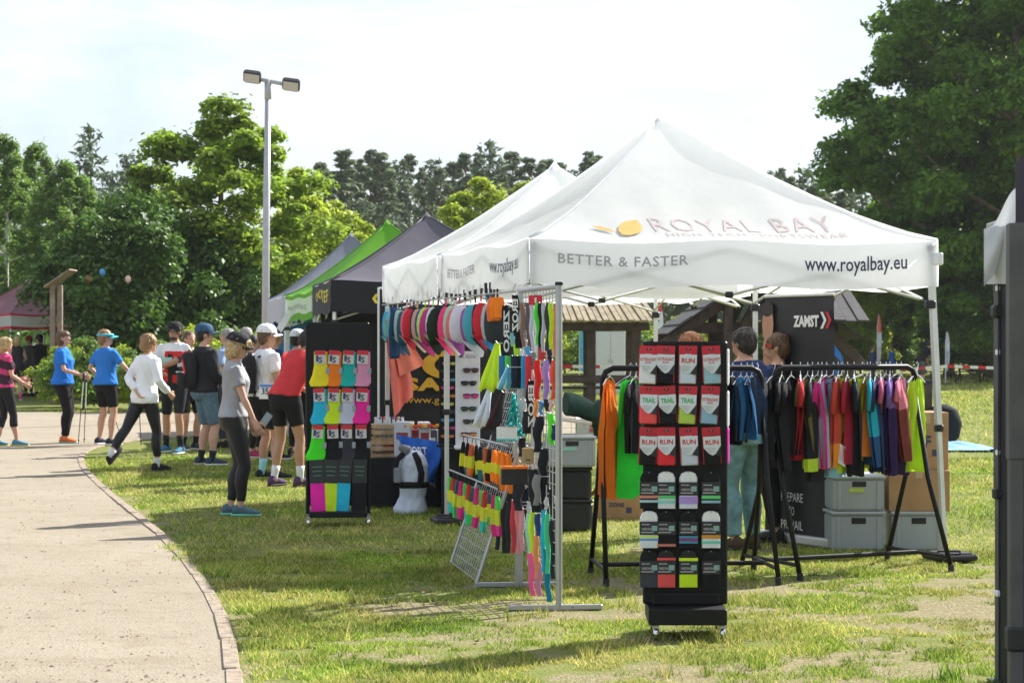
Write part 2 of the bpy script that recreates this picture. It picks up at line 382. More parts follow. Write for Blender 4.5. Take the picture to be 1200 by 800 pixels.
def grass_mat():
    m = mat('grass_blade', (.15, .185, .035), .6, var=.35, scale=1.3, trans=.4, island=.4, spec=.25)
    nt = m.node_tree; N = nt.nodes.new; L = nt.links.new
    vm = [x for x in nt.nodes if x.type == 'VECT_MATH'][0]
    g = N('ShaderNodeNewGeometry'); n = N('ShaderNodeTexNoise'); n.inputs['Scale'].default_value = .8; L(g.outputs['Position'], n.inputs['Vector'])
    ad = N('ShaderNodeMath'); ad.operation = 'MULTIPLY_ADD'; L(g.outputs['Random Per Island'], ad.inputs[0]); ad.inputs[1].default_value = .55; L(n.outputs['Fac'], ad.inputs[2])
    cr = N('ShaderNodeValToRGB'); L(ad.outputs[0], cr.inputs['Fac'])
    e = cr.color_ramp.elements; e[0].position = .35; e[0].color = (.085, .20, .020, 1); e[1].position = 1.12; e[1].color = (.50, .43, .15, 1)
    k = e.new(.74); k.color = (.25, .36, .035, 1)
    L(cr.outputs['Color'], vm.inputs[0]); return m
gr = link('grass', np_mesh('grass', Vg, Fg, grass_mat())); struct(gr, 'stuff')
gr['label'] = 'short trodden green and yellow grass between the stalls'; gr['category'] = 'grass'

# fallen leaves and litter on the grass
n = 260; Yl = rng.uniform(9.3, 18, n); Xl = rng.uniform(-2.5, 4, n); k = (np.abs(Xl) < Yl*.27) & ~on_path(Xl, Yl, .1); Xl, Yl = Xl[k], Yl[k]; n = len(Xl)
a = rng.uniform(0, 6.283, n); s_ = rng.uniform(.010, .028, n); tl = rng.uniform(-.4, .4, (n, 2))
c4 = np.array([(-1, 0), (0, .5), (1, 0), (0, -.5)])
VX = Xl[:, None] + s_[:, None]*(c4[:, 0]*np.cos(a)[:, None] - c4[:, 1]*np.sin(a)[:, None]); VY = Yl[:, None] + s_[:, None]*(c4[:, 0]*np.sin(a)[:, None] + c4[:, 1]*np.cos(a)[:, None])
VZ = .014 + s_[:, None]*(c4[:, 0]*tl[:, :1] + c4[:, 1]*tl[:, 1:])
fl = link('fallen_leaves', np_mesh('fallen_leaves', np.stack([VX, VY, VZ], -1).reshape(-1, 3), np.arange(4*n).reshape(-1, 4), mat('dead_leaf', (.20, .13, .07), .8, var=.3, island=.6))); struct(fl, 'stuff'); fl['label'] = 'dry brown fallen leaves scattered over the grass'; fl['category'] = 'leaves'
# ---------------------------------------------------------------- trees and shrubs
def leafmesh(name, C, Nrm, size, m, aspect=.62, r=None):
    r = r or rng; n = len(C); size = np.asarray(size) * np.ones(n)
    Nn = Nrm / (np.linalg.norm(Nrm, axis=1, keepdims=True) + 1e-9)
    t = r.normal(size=(n, 3)); t -= Nn * (t*Nn).sum(1, keepdims=True); t /= np.linalg.norm(t, axis=1, keepdims=True) + 1e-9
    b = np.cross(Nn, t); s = size[:, None]
    V = np.stack([C - t*s*.5, C + b*s*aspect*.5 + Nn*s*.08, C + t*s*.55 - Nn*s*.05, C - b*s*aspect*.5 + Nn*s*.08], 1).reshape(-1, 3)
    return np_mesh(name, V, np.arange(4*n).reshape(-1, 4), m)
def lobes_crown(r, K, H, zb, Rx, shape=1.0, lr=(.16, .30)):
    """clump centres spread through an egg-shaped crown"""
    out = []
    while len(out) < K:
        u = r.uniform(-1, 1, 3)
        q = u[0]**2 + u[1]**2 + u[2]**2
        if q > 1 or q < .12: continue
        z = (u[2]+1)/2; prof = (math.sin(math.pi*min(1, z**shape*.93+.04)))**.55
        out.append((u[0]*Rx*prof*1.05, u[1]*Rx*prof*1.05, zb + z*(H-zb), r.uniform(*lr)*Rx))
    return np.array(out)
def broad_crown(name, seed, H, zb, Rx, K, n, leaf, m, shape=1.0, lr=(.16, .30), flat=.7):
    r = np.random.default_rng(seed); lo = lobes_crown(r, K, H, zb, Rx, shape, lr)
    k = r.integers(0, K, n); d = r.normal(size=(n, 3)); d /= np.linalg.norm(d, axis=1, keepdims=True)
    d[:, 2] = np.where(d[:, 2] < -.6, -d[:, 2]*.5, d[:, 2])
    rad = r.random(n)**.45 * (1 + .35*(r.random(n) > .9))
    sc = lo[k, 3:4]*np.array([[1, 1, flat]])
    C = lo[k, :3] + d*rad[:, None]*sc
    Nn = d*.6 + np.array([0, 0, .55]) + r.normal(size=(n, 3))*.55
    return leafmesh(name, C, Nn, leaf*r.uniform(.6, 1.35, n), m, r=r), lo
def trunk_mesh(name, H, r0, lo, m, nb=14, bend=.15, seed=1, top=.86):
    r = random.Random(seed); b = MB(); zt = H*top
    bx, by = r.uniform(-bend, bend), r.uniform(-bend, bend)
    cen = lambda z: Vector((bx*math.sin(z/H*2.4), by*math.sin(z/H*3), z))
    zs = [0, .06*H, .15*H, .3*H, .45*H, .6*H, .74*H, zt]
    b.tube([cen(z) for z in zs], [r0*1.35, r0*1.05] + [r0*(1-.9*z/zt) + .012 for z in zs[2:]], 9)
    for i in range(min(nb, len(lo))):
        t = lo[i]; e = Vector(t[:3]); z = max(.12*H, min(zt*.92, e.z - .55*math.hypot(e.x, e.y)))
        s = cen(z); mid = s.lerp(e, .5) + Vector((0, 0, -.06*(e-s).length))
        rr = r0*(1-.85*z/zt)*.5 + .008
        b.tube([s, mid, e], [rr, rr*.6, rr*.2], 6)
    return b.mesh(name, m, True)
LEAF = {
 'mid': mat('leaf_mid_green', (.14, .26, .03), .5, var=.3, scale=.9, trans=.55, island=.35, spec=.3),
 'maple': mat('leaf_maple', (.25, .36, .036), .5, var=.35, scale=.8, trans=.58, island=.35, spec=.3),
 'lime': mat('leaf_lime', (.36, .45, .04), .5, var=.28, scale=.9, trans=.58, island=.3, spec=.3),
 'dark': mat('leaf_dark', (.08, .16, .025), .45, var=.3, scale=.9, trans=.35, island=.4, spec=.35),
 'birch': mat('leaf_birch', (.17, .28, .05), .5, var=.25, scale=.8, trans=.55, island=.35, spec=.3),
 'pine': mat('needle_pine', (.18, .23, .125), .6, var=.3, scale=.6, trans=.3, island=.4, spec=.2),
 'spruce': mat('needle_spruce', (.14, .19, .11), .6, var=.3, scale=.6, trans=.15, island=.4, spec=.2),
}
BARK = mat('bark', (.14, .105, .075), .9, var=.4, scale=6, bump=.8, bscale=20, bdist=.03)
BARKP = mat('pine_bark', (.24, .135, .08), .9, var=.35, scale=5, bump=.8, bscale=16, bdist=.03)
BARKB = mat('birch_bark', (.55, .53, .49), .8, var=.5, scale=7)
def conifer_crown(name, seed, H, kind, m):
    r = np.random.default_rng(seed); C = []; Nn = []; br = []
    if kind == 'spruce':
        for z in np.arange(.10*H, H*.985, H*.026):
            f = 1 - z/H; Rm = (.035 + .19*f**.85)*H
            for _ in range(int(5+6*f)):
                a = r.uniform(0, 6.283); R_ = Rm*r.uniform(.6, 1.12); dz = -.22*R_
                k = max(6, int(26*R_/ (H*.15)))
                t = r.random(k)**.7; x = t*R_; sp = .10*R_+.06*H*.2
                pts = np.stack([np.cos(a)*x, np.sin(a)*x, z + dz*t + .25*R_*t**3], -1) + r.normal(size=(k, 3))*[[sp*.6, sp*.6, sp*.35]]
                C.append(pts); Nn.append(r.normal(size=(k, 3))*.6 + [[0, 0, .8]]); br.append((np.cos(a)*R_*.8, np.sin(a)*R_*.8, z+dz*.7, 1))
        lf = .036*H
    else:
        for i in range(95):
            z = H*(.34 + .65*r.random()**.85); f = (z/H-.34)/.66
            Rm = H*(.012+.15*(1-f)**.85)*r.uniform(.25, 1.2); a = r.uniform(0, 6.283)
            cx, cy = math.cos(a)*Rm, math.sin(a)*Rm; br.append((cx, cy, z, 1))
            k = 90; d = r.normal(size=(k, 3)); d /= np.linalg.norm(d, axis=1, keepdims=True)
            R_ = H*r.uniform(.020, .040)*(1.15-.55*f)
            C.append(np.array([[cx, cy, z]]) + d*r.random((k, 1))**.5*[[R_, R_, R_*.5]]); Nn.append(d*.5 + r.normal(size=(k, 3))*.5 + [[0, 0, .5]])
        lf = .024*H
    C = np.concatenate(C); Nn = np.concatenate(Nn)
    return leafmesh(name, C, Nn, lf*r.uniform(.6, 1.3, len(C)), m, .32, r), np.array(br)
TREE = {}
def proto(key, crown, lo, H, r0, bark, nb=14, bend=.2, top=.86):
    TREE[key] = (crown, trunk_mesh('trunk', H, r0, lo, bark, nb, bend, len(TREE)+3, top), H)
c, lo = broad_crown('crown', 1, 9, 1.2, 2.6, 150, 48000, .17, LEAF['maple'], .8, (.10, .22), .95); proto('maple', c, lo, 9, .16, BARK, 26)
c, lo = broad_crown('crown', 2, 9, .6, 2.8, 130, 44000, .18, LEAF['lime'], .85, (.10, .22), .9); proto('limetree', c, lo, 9, .16, BARK, 22)
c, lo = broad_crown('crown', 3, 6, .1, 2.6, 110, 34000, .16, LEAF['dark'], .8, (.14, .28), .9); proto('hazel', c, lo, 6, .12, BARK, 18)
c, lo = broad_crown('crown', 4, 12, 1.6, 2.1, 130, 40000, .16, LEAF['birch'], .8, (.10, .22), 1.5); proto('birch', c, lo, 12, .13, BARKB, 20, .25, .95)
c, lo = broad_crown('crown', 5, 15, .2, 5.0, 330, 150000, .19, LEAF['mid'], .72, (.085, .175), .7); proto('beech', c, lo, 15, .28, BARK, 14)
c, lo = broad_crown('crown', 6, 2.0, .05, 1.0, 34, 6500, .11, LEAF['lime'], .8, (.2, .4)); proto('shrub', c, lo, 2, .03, BARK, 14)
c, lo = broad_crown('crown', 7, 2.0, .05, 1.0, 34, 6500, .10, LEAF['birch'], .8, (.2, .4)); proto('shrubb', c, lo, 2, .03, BARK, 14)
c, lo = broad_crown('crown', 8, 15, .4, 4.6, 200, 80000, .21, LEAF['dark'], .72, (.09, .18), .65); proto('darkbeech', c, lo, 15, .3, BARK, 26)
for i in range(3):
    c, lo = conifer_crown('crown', 20+i, 16, 'pine', LEAF['pine']); proto('pine%d' % i, c, lo, 16, .19, BARKP, 40, .5, .97)
for i in range(2):
    c, lo = conifer_crown('crown', 30+i, 16, 'spruce', LEAF['spruce']); proto('spruce%d' % i, c, lo, 16, .17, BARK, 30, .1, .97)
def tree(key, name, label, cat, px, Y, ytop, group=None, rz=None, wide=1.0, X=None):
    cr, tr, H0 = TREE[key]; X = (px-600)/FPX*Y if X is None else X
    H = CAMH + (400-ytop)/FPX*Y; k = H/H0
    o = thing(name, label, cat, (X, Y, -.01), random.uniform(0, 6.28) if rz is None else rz, group)
    o.scale = (k*wide, k*wide, k)
    link('crown', cr, o); link('trunk', tr, o)
    return o
T = tree
# left side
T('birch', 'birch_tree', 'pale slender birch tree with light trunk beyond the burgundy tent roof', 'tree', 8, 78, 158, 'birches beside the burgundy tent', wide=1.05)
T('birch', 'birch_tree', 'slim birch tree with feathery top, between two birches and the tall spruce', 'tree', 42, 84, 168, 'birches beside the burgundy tent', wide=1.1)
T('birch', 'birch_tree', 'short round-topped birch tree in front of the tall spruce', 'tree', 78, 76, 188, 'birches beside the burgundy tent', wide=1.25)
T('spruce0', 'spruce_tree', 'tallest dark spruce tree standing above the birches', 'tree', 105, 118, 148, 'spruces behind the birches')
T('spruce1', 'spruce_tree', 'broad lower spruce tree with pointed top behind the hazel bush', 'tree', 150, 112, 178, 'spruces behind the birches', wide=1.2)
T('spruce0', 'spruce_tree', 'spruce tree partly hidden by the tall maple', 'tree', 190, 116, 172, 'spruces behind the birches', rz=2)
T('spruce1', 'spruce_tree', 'small spruce tree wedged between two larger spruces', 'tree', 128, 122, 200, 'spruces behind the birches', rz=1)
T('maple', 'maple_tree', 'tall yellow-green maple tree beside the floodlight pole', 'tree', 264, 58, 116, wide=1.3, rz=.6)
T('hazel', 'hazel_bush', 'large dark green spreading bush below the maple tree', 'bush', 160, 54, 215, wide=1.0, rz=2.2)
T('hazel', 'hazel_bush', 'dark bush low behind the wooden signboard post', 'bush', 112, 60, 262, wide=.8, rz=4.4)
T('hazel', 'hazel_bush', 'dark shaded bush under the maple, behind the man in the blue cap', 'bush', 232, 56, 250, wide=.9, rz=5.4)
T('limetree', 'lime_tree', 'bright lime green tree filling the gap right of the floodlight pole', 'tree', 345, 66, 200, 'bright lime green trees', wide=1.15, rz=1.5)
T('limetree', 'lime_tree', 'lime green tree with rounded top behind the grey-blue tent peak', 'tree', 395, 74, 238, 'bright lime green trees', wide=1.25, rz=3.7)
T('limetree', 'lime_tree', 'broad lime green tree whose dome shows between the dark tent peak and white roofs', 'tree', 560, 78, 212, 'bright lime green trees', wide=1.25, rz=.4)
T('limetree', 'lime_tree', 'lime green tree behind the rear white tent roof', 'tree', 618, 84, 216, 'bright lime green trees', wide=1.1, rz=2.9)
pine_lab = 'tall dark Scots pine standing in the row on the skyline'
for i, (px, Y, yt) in enumerate([(368,128,200),(385,134,190),(402,130,172),(424,136,182),(446,128,168),(470,134,176),(494,138,188),(435,141,176),(480,142,170),(410,143,186),(505,145,184),(532,144,178),(560,146,176),(588,139,188),(620,141,186),(352,139,196),(376,144,186),(458,146,180),(636,139,184),(655,144,176),(672,141,188),(702,144,186),(735,142,192),(893,146,206),(916,144,200),(942,141,204),(968,145,208),(996,141,206),(516,132,180),(545,140,184),(574,136,166),(600,142,182),(640,146,190),(690,138,172),(718,150,196),(905,132,204),(928,128,196),(955,134,202),(985,138,214),(880,140,214),(1010,130,205)]):
    yt += random.uniform(-8, 14)
    sp = i % 5 == 0
    T('spruce%d' % (i % 2) if sp else 'pine%d' % (i % 3), 'spruce_tree' if sp else 'pine_tree', 'pointed spruce rising among the pines on the skyline' if sp else pine_lab, 'tree', px, Y, yt, 'spruces among the skyline pines' if sp else 'Scots pines along the skyline', wide=random.uniform(.85, 1.2))
for px, Y, yt in [(455,112,235),(420,116,232),(505,114,240),(345,120,230)]:
    T('spruce1', 'spruce_tree', 'lower conifer filling in below the pine crowns', 'tree', px, Y, yt, 'lower conifers under the pines', wide=1.5)
# right side
T('beech', 'beech_tree', 'huge leafy tree with overhanging boughs filling the sky beside the dark tent', 'tree', 1185, 78, -170, wide=1.0, rz=1.1)
T('beech', 'beech_tree', 'leafy tree standing close behind the huge tree, filling its gaps', 'tree', 1165, 86, -90, wide=1.05, rz=2.6)
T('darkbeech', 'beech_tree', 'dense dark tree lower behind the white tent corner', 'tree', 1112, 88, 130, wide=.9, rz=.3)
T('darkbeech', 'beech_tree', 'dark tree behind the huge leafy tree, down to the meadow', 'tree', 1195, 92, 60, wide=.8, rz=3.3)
T('beech', 'beech_tree', 'leafy tree whose low edge shows right of the black banner', 'tree', 1040, 96, 215, wide=.75, rz=4.0)
T('limetree', 'lime_tree', 'sunlit yellow-green tree showing between the black banner and the tent leg', 'tree', 985, 84, 262, 'bright lime green trees', wide=1.2, rz=5)
# shrubs behind the walkers and the field
shr = [(78,48,402,'below the wooden signboard post'),(98,46,392,'between the two women in blue shirts'),(135,47,404,'behind the woman with the turquoise visor'),(180,45,396,'behind the woman in white'),(222,46,382,'behind the man with the black cap'),(262,47,384,'behind the man with the blue cap'),(300,48,388,'beneath the floodlight pole'),(335,50,390,'left of the first sock stand')]
for i, (px, Y, yt, wh) in enumerate(shr):
    T(('shrub', 'shrubb')[i % 2], 'shrub', 'leafy light green shrub ' + wh, 'shrub', px, Y, yt, 'shrubs along the far side of the path', wide=1.0)
for i, px in enumerate([640, 662, 690, 716, 742, 768, 800, 835, 870, 905, 940, 975, 1010, 1048, 1085, 1125, 1165, 1200]):
    T(('shrub', 'shrubb')[i % 2], 'shrub', 'hedge bush beyond the meadow, behind the timber shelters', 'shrub', px, 92+(i % 3)*3, 376-(i*7 % 11), 'hedge bushes beyond the meadow', wide=1.15)
# the wood behind everything, one dark mass
n = 52000; X = rng.uniform(-60, 60, n); Y = rng.uniform(150, 172, n); top = 8 + 4.5*vnoise(X, Y*.3, 5, 3)
Z = top*rng.random(n)**.75
wm = link('woodland', leafmesh('woodland', np.stack([X, Y, Z], -1), rng.normal(size=(n, 3)) + [[0, -.4, .6]], rng.uniform(.5, 1.1, n), LEAF['pine']))
struct(wm, 'stuff'); wm['label'] = 'distant dark wood closing the view behind the trees'; wm['category'] = 'woodland'
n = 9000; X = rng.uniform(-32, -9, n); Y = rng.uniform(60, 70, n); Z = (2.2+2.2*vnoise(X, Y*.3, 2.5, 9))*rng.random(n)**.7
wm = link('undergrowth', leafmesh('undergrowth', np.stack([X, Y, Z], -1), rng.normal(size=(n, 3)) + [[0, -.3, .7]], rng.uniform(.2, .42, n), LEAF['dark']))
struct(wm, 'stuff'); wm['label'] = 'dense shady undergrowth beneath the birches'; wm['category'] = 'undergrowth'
# ---------------------------------------------------------------- tents
def tent_fabric(name, col, trans=.3, var=.05, rough=.6):
    return mat(name, col, rough, var=var, scale=3, bump=.18, bscale=3.2, trans=trans, spec=.25, bdist=.05)
M_TW = tent_fabric('white_canopy', (.90, .91, .93), .58, .03)
M_TG = tent_fabric('charcoal_canopy', (.135, .125, .15), .18)
M_TB = tent_fabric('black_canopy', (.017, .017, .022), .03)
M_TGR = tent_fabric('green_canopy', (.16, .42, .03), .35)
M_TBL = tent_fabric('slate_canopy', (.22, .23, .28), .2)
M_TBU = tent_fabric('burgundy_canopy', (.25, .10, .125), .25)
M_RED = fab((.55, .03, .05))
class Tent:
    """corners: fl, fr, rr, rl as (x, y); canopy, valances, legs, trusses are its parts"""
    def __init__(s, name, label, corners, ez, pz, roofm, valm, vh=.33, group=None, legs=(0,1,2,3), plates=(), legm=None, truss=True, exp=1.27, sag=.05, lean=None, stripe=None):
        s.c = [Vector((x, y, 0)) for x, y in corners]; cen = sum(s.c, Vector())/4
        s.o = cen; s.ez, s.pz = ez, pz; s.exp = exp; s.sag = sag
        s.root = thing(name, label, 'tent', cen, 0, group)
        s.lc = [c - cen for c in s.c]; s.peak = Vector((0, 0, pz))
        e = [Vector((c.x, c.y, ez if not hasattr(ez, '__len__') else ez[i])) for i, c in enumerate(s.lc)]; s.e = e
        b = MB()
        for k in range(4):
            b.grid(lambda u, v, k=k: s.roofpt(k, u, v), 36, 36)
        cap = [s.roofpt(k, 0, .965) + Vector((0, 0, .012)) for k in range(4)]
        b.add(cap + [s.peak + Vector((0, 0, .05))], [(0,1,4),(1,2,4),(2,3,4),(3,0,4)])
        s.canopy = b.build('canopy', roofm, s.root, True)
        hem = MB()
        for k in range(4):
            hem.tube([s.roofpt(k, 0, v) + Vector((0, 0, .004)) for v in [i/10*.97 for i in range(11)]], .011, 5)
        hem.build('hip_seam', roofm, s.canopy, True)
        for k in range(4):
            if valm[k] is None: continue
            vb = MB(); vm = valm[k] if isinstance(valm[k], list) else [valm[k]]
            ms = vm if len(vm) == 1 else vm
            if len(ms) == 1: vb.grid(lambda u, v, k=k: s.valpt(k, u, v*vh, .006), 30, 6)
            else:
                for i, (lo_, hi_, mi) in enumerate(stripe):
                    vb.grid(lambda u, v, k=k, a=lo_, h=hi_: s.valpt(k, u, (a+(h-a)*v)*vh, .006), 24, 2, mi)
            vb.build('valance', ms, s.root, True)
        legm = legm or M_ALU; s.vh = vh
        for k in legs:
            c = s.lc[k] + (Vector((0,0,0)) - s.lc[k]).normalized()*.06; top = e[k].z - .03
            dx = Vector(lean[k]) if lean and k in lean else Vector((0, 0, 0))
            l = MB(); mid = .42*top
            ax = (s.lc[(k+1) % 4] - s.lc[k]); rot = Matrix.Rotation(math.atan2(ax.y, ax.x), 3, 'Z')
            def seg(z0, z1, wd, mi=0):
                a_ = c + dx*(1-z0/top); b_ = c + dx*(1-z1/top)
                V = [rot @ Vector((sx*wd/2, sy*wd/2, 0)) for sx, sy in ((-1,-1),(1,-1),(1,1),(-1,1))]
                l.add([a_ + v + Vector((0,0,z0)) for v in V] + [b_ + v + Vector((0,0,z1)) for v in V], [(3,2,1,0),(4,5,6,7),(0,1,5,4),(1,2,6,5),(2,3,7,6),(3,0,4,7)], mi)
            seg(mid, top, .042); seg(.012, mid, .033)
            lg = l.build('leg', legm, s.root)
            j = MB(); a_ = c + dx*(1-mid/top); j.bbox((a_.x, a_.y, mid), (.062, .062, .05), .008); j.build('joint', M_BLKPL, lg); MB().tube([(a_.x, a_.y-.03, mid), (a_.x, a_.y-.055, mid)], .012, 8).build('knob', M_BLKPL, lg)
            MB().bbox((c.x, c.y, top-vh-.10), (.075, .075, .06), .01).build('slider', M_BLKPL, lg); MB().bbox((c.x, c.y, top-.02), (.07, .07, .05), .01).build('corner_bracket', M_BLKPL, lg)
            f = MB(); q = c + dx; f.bbox((q.x, q.y, .008), (.10, .10, .012), .003); f.build('foot', M_BLKPL, lg)
            if k in plates:
                w_ = MB(); w_.bbox((q.x+.03, q.y-.02, .035), (.30, .30, .045), .012, rot); w_.bbox((q.x+.03, q.y-.02, .062), (.24, .24, .012), .005, rot)
                w_.tube([(q.x-.08, q.y-.13, .06), (q.x-.08, q.y-.13, .085), (q.x+.08, q.y-.13, .085), (q.x+.08, q.y-.13, .06)], .01, 6)
                w_.build('weight_plate', M_BLKPL, s.root)
        if truss:
            for k in range(4):
                a_, b_ = e[k], e[(k+1) % 4]; t = MB(); inn = -(a_+b_)/2; inn.z = 0; inn = inn.normalized()*.07
                pt = lambda u, dz: a_.lerp(b_, u) + inn + Vector((0, 0, dz))
                zt, zb = -.06, -vh-.09
                for (u0, z0, u1, z1) in ((.03,zt,.5,zb+.02),(.03,zb,.5,zt),(.5,zt,.97,zb),(.5,zb+.02,.97,zt)):
                    off = inn*.12*(1 if z0 > z1 else -1)
                    t.tube([pt(u0, z0)+off, pt(u1, z1)+off], .0125, 4)
                tr = t.build('truss', M_ALU, s.root)
                for u, z in ((.265, (zt+zb)/2), (.735, (zt+zb)/2), (.5, zb+.02)): MB().bbox(pt(u, z), (.06, .05, .045), .01).build('bracket', M_BLKPL, tr)
    def roofpt(s, k, u, v):           # side k, u along the eave, v up to the peak
        a, b = s.e[k], s.e[(k+1) % 4]
        q = a.lerp(b, u); p = q.lerp(s.peak, v); p.z = q.z + (s.pz - q.z)*(v**s.exp)
        p.z -= s.sag*math.sin(math.pi*u)*math.sin(math.pi*min(1, v*1.05))*1.0
        p.z -= .030*math.sin(2*math.pi*u)**2*(1-v)**5
        wr = .006*math.sin((u-.5)*34*(1.2-v)+k)*(1-v)**3*v*5 + .010*math.sin(u*9+k)*math.sin(math.pi*u)*(1-v)**2*v*4
        p.z += wr
        return p
    def valpt(s, k, u, d, out=0):     # d metres below the eave
        a, b = s.e[k], s.e[(k+1) % 4]; q = a.lerp(b, u); nrm = Vector(((b-a).y, -(b-a).x, 0)).normalized()
        q = q + nrm*(out + .008*math.sin(u*21+k*2)*min(1, d*5)*math.sin(math.pi*u)**.5 + .004*math.sin(u*47 + d*9)*min(1, d*5))
        q.z = s.roofpt(k, u, 0).z - d
        return q
    def roof_text(s, txt, k, u0, u1, v0, h, m, **kw):
        a, b = s.e[k], s.e[(k+1) % 4]; L_ = (b-a).length; nrm = (b-a).cross(s.peak - (a+b)/2).normalized()
        sl = (s.peak-(a+b)/2).length
        def fn(x, y):
            v = v0 + y/sl; u = u0 + x/L_; uu = .5 + (u-.5)/max(.05, (1-v))
            return s.roofpt(k, uu, v) + nrm*.0045
        return lettering(txt, fn, m, s.canopy, (u1-u0)*L_, height=h, fine=True, **kw)
    def val_text(s, txt, k, u0, u1, d, h, m, **kw):
        a, b = s.e[k], s.e[(k+1) % 4]; L_ = (b-a).length; nrm = Vector(((b-a).y, -(b-a).x, 0)).normalized()
        v = [c for c in s.root.children if c.name.startswith('valance')]
        return lettering(txt, lambda x, y: s.valpt(k, u0 + x/L_, d - y, .013), m, s.root, (u1-u0)*L_, height=h, fine=True, **kw)

INK_BR = plain((.47, .38, .38), .7); INK_GREY = plain((.42, .40, .42), .7); INK_DK = plain((.05, .06, .12), .6); INK_OR = plain((.62, .32, .07), .6)
INK_Y = plain((.72, .58, .04), .6); INK_W = plain((.8, .8, .8), .6); INK_R = plain((.6, .03, .04), .6); INK_G = plain((.05, .42, .12), .6)
t1 = Tent('market_tent', 'large white pop-up tent with an orange leaf mark and brown lettering on its roof', [(.13,14.4),(3.10,14.3),(2.16,17.2),(-.62,17.3)], [2.362, 2.335, 2.36, 2.367], 3.40, M_TW, [M_TW]*4, .335, 'white pop-up tents', plates=(1,3), lean={1: (.11, 0, 0)})
t1.roof_text('ROYAL BAY', 0, .338, .79, .15, .26, INK_BR, space=1.15, bold=-.006)
t1.roof_text('HIGH-TECH SPORTSWEAR', 0, .358, .805, .085, .085, INK_BR, space=1.2)
t1.val_text('BETTER & FASTER', 0, .07, .39, .178, .075, INK_GREY, bold=.01, space=1.1)
t1.val_text('www.royalbay.eu', 0, .675, .925, .20, .11, INK_DK, bold=.012)
t1.val_text('BETTER & FASTER', 3, .10, .44, .20, .075, INK_GREY, bold=.01)
t1.val_text('www.royalbay.eu', 3, .60, .90, .20, .11, INK_DK, bold=.012)
def leaf_patch(pts, name):
    a, b_ = t1.e[0], t1.e[1]; nrm = (b_-a).cross(t1.peak-(a+b_)/2).normalized(); sl = (t1.peak-(a+b_)/2).length
    V = [t1.roofpt(0, .5 + (u-.5)/(1-v), v) + nrm*.012 for u, v in pts]
    MB().add(V, [tuple(range(len(V)))]).build(name, INK_OR, t1.canopy)
leaf_patch([(.243,.085),(.240,.13),(.252,.185),(.272,.225),(.307,.25),(.310,.20),(.303,.15),(.285,.11),(.26,.085)], 'leaf_mark')
leaf_patch([(.178,.165),(.20,.135),(.232,.11),(.22,.145),(.20,.165)], 'leaf_mark')
MB().bbox((t1.lc[1].x+.0, t1.lc[1].y-.02, 2.2), (.07, .05, .09), .01).build('velcro_tab', M_WHITE, t1.root)
t2 = Tent('market_tent', 'plain white pop-up tent adjoining behind, with the row of caps along its edge', [(-.66,17.42),(2.10,17.32),(1.5,20.0),(-1.32,20.1)], 2.36, 3.27, M_TW, [M_TW]*4, .36, 'white pop-up tents', legs=(2,3))
t3 = Tent('market_tent', 'charcoal roofed pop-up tent with black valance and yellow lettering', [(-2.26,24.5),(.62,24.2),(-.05,27.1),(-2.78,27.4)], 2.37, 3.26, M_TG, [M_TB]*4, .40, 'pop-up tents further along the row')
t3.val_text('CEP', 0, .18, .42, .29, .17, INK_Y, bold=.004, space=1.05)
t3.val_text('OXY', 3, .2, .6, .20, .12, INK_Y, bold=.02); t3.val_text('CEP', 3, .55, .9, .24, .16, INK_Y, bold=.01)
t3.roof_text('SAFE', 3, .12, .62, .08, .2, INK_Y, bold=.02); t3.roof_text('C', 0, .33, .5, .2, .34, INK_Y, bold=.02)
t4 = Tent('market_tent', 'bright green pop-up tent with white striped valance', [(-3.05,29.9),(-.2,29.6),(-.9,32.7),(-3.80,33.0)], 2.37, 3.50, M_TGR, [[M_TGR, M_TW]]*4, .42, 'pop-up tents further along the row', stripe=[(0,.16,0),(.16,.74,1),(.74,1,0)])
t4.val_text('www.dexterbeer.cz', 3, .12, .82, .235, .10, INK_GREY, bold=.02)
t5 = Tent('market_tent', 'slate grey pop-up tent with a pale valance at the end of the row', [(-3.9,33.4),(-1.2,33.1),(-1.8,36.0),(-4.5,36.2)], 2.37, 3.48, M_TBL, [tent_fabric('pale_valance', (.6, .6, .66), .3)]*4, .42, 'pop-up tents further along the row')
M_SIDE = tent_fabric('blue_wall', (.02, .12, .25), .1)
def wall(root, a, b, z0, z1, m, name='side_wall', n=16, amp=.02):
    a, b = Vector((*a, 0)) - root.location, Vector((*b, 0)) - root.location; nr = Vector(((b-a).y, -(b-a).x, 0)).normalized()
    return MB().grid(lambda u, v: a.lerp(b, u) + nr*amp*math.sin(u*25)*(1-v*.6) + Vector((0, 0, z0+(z1-z0)*v)), n*2, 6).build(name, m, root, True)
wall(t4.root, (-3.6,32.9), (-.95,32.65), .03, 2.2, M_SIDE); wall(t5.root, (-4.4,36.1), (-1.9,35.9), .03, 2.2, M_SIDE)
wall(t3.root, (-2.66,27.3), (-.1,27.05), .03, 2.3, M_TB)
# the strap dangling from the green tent
MB().grid(lambda u, v: Vector((-1.62-.25*v+.12*u, -.05, 2.05-.42*v)) + Vector((0, .01*math.sin(v*6), 0)), 2, 6).build('loose_strap', M_WHITE, t4.root)
# burgundy tent far left, seen corner on
t6 = Tent('market_tent', 'burgundy pop-up tent with red and white valance far beyond the path', [(-13.95,54.6),(-11.9,56.8),(-14.0,58.8),(-16.1,56.7)], 2.38, 3.35, M_TBU, [[M_RED, M_TW]]*4, .42, stripe=[(0,.13,0),(.13,.84,1),(.84,1,0)])
t6.val_text('squeezy', 3, .15, .8, .29, .2, INK_GREY, bold=.01, shear=.3); t6.val_text('squeezy', 0, .3, .75, .28, .17, INK_GREY, shear=.3)
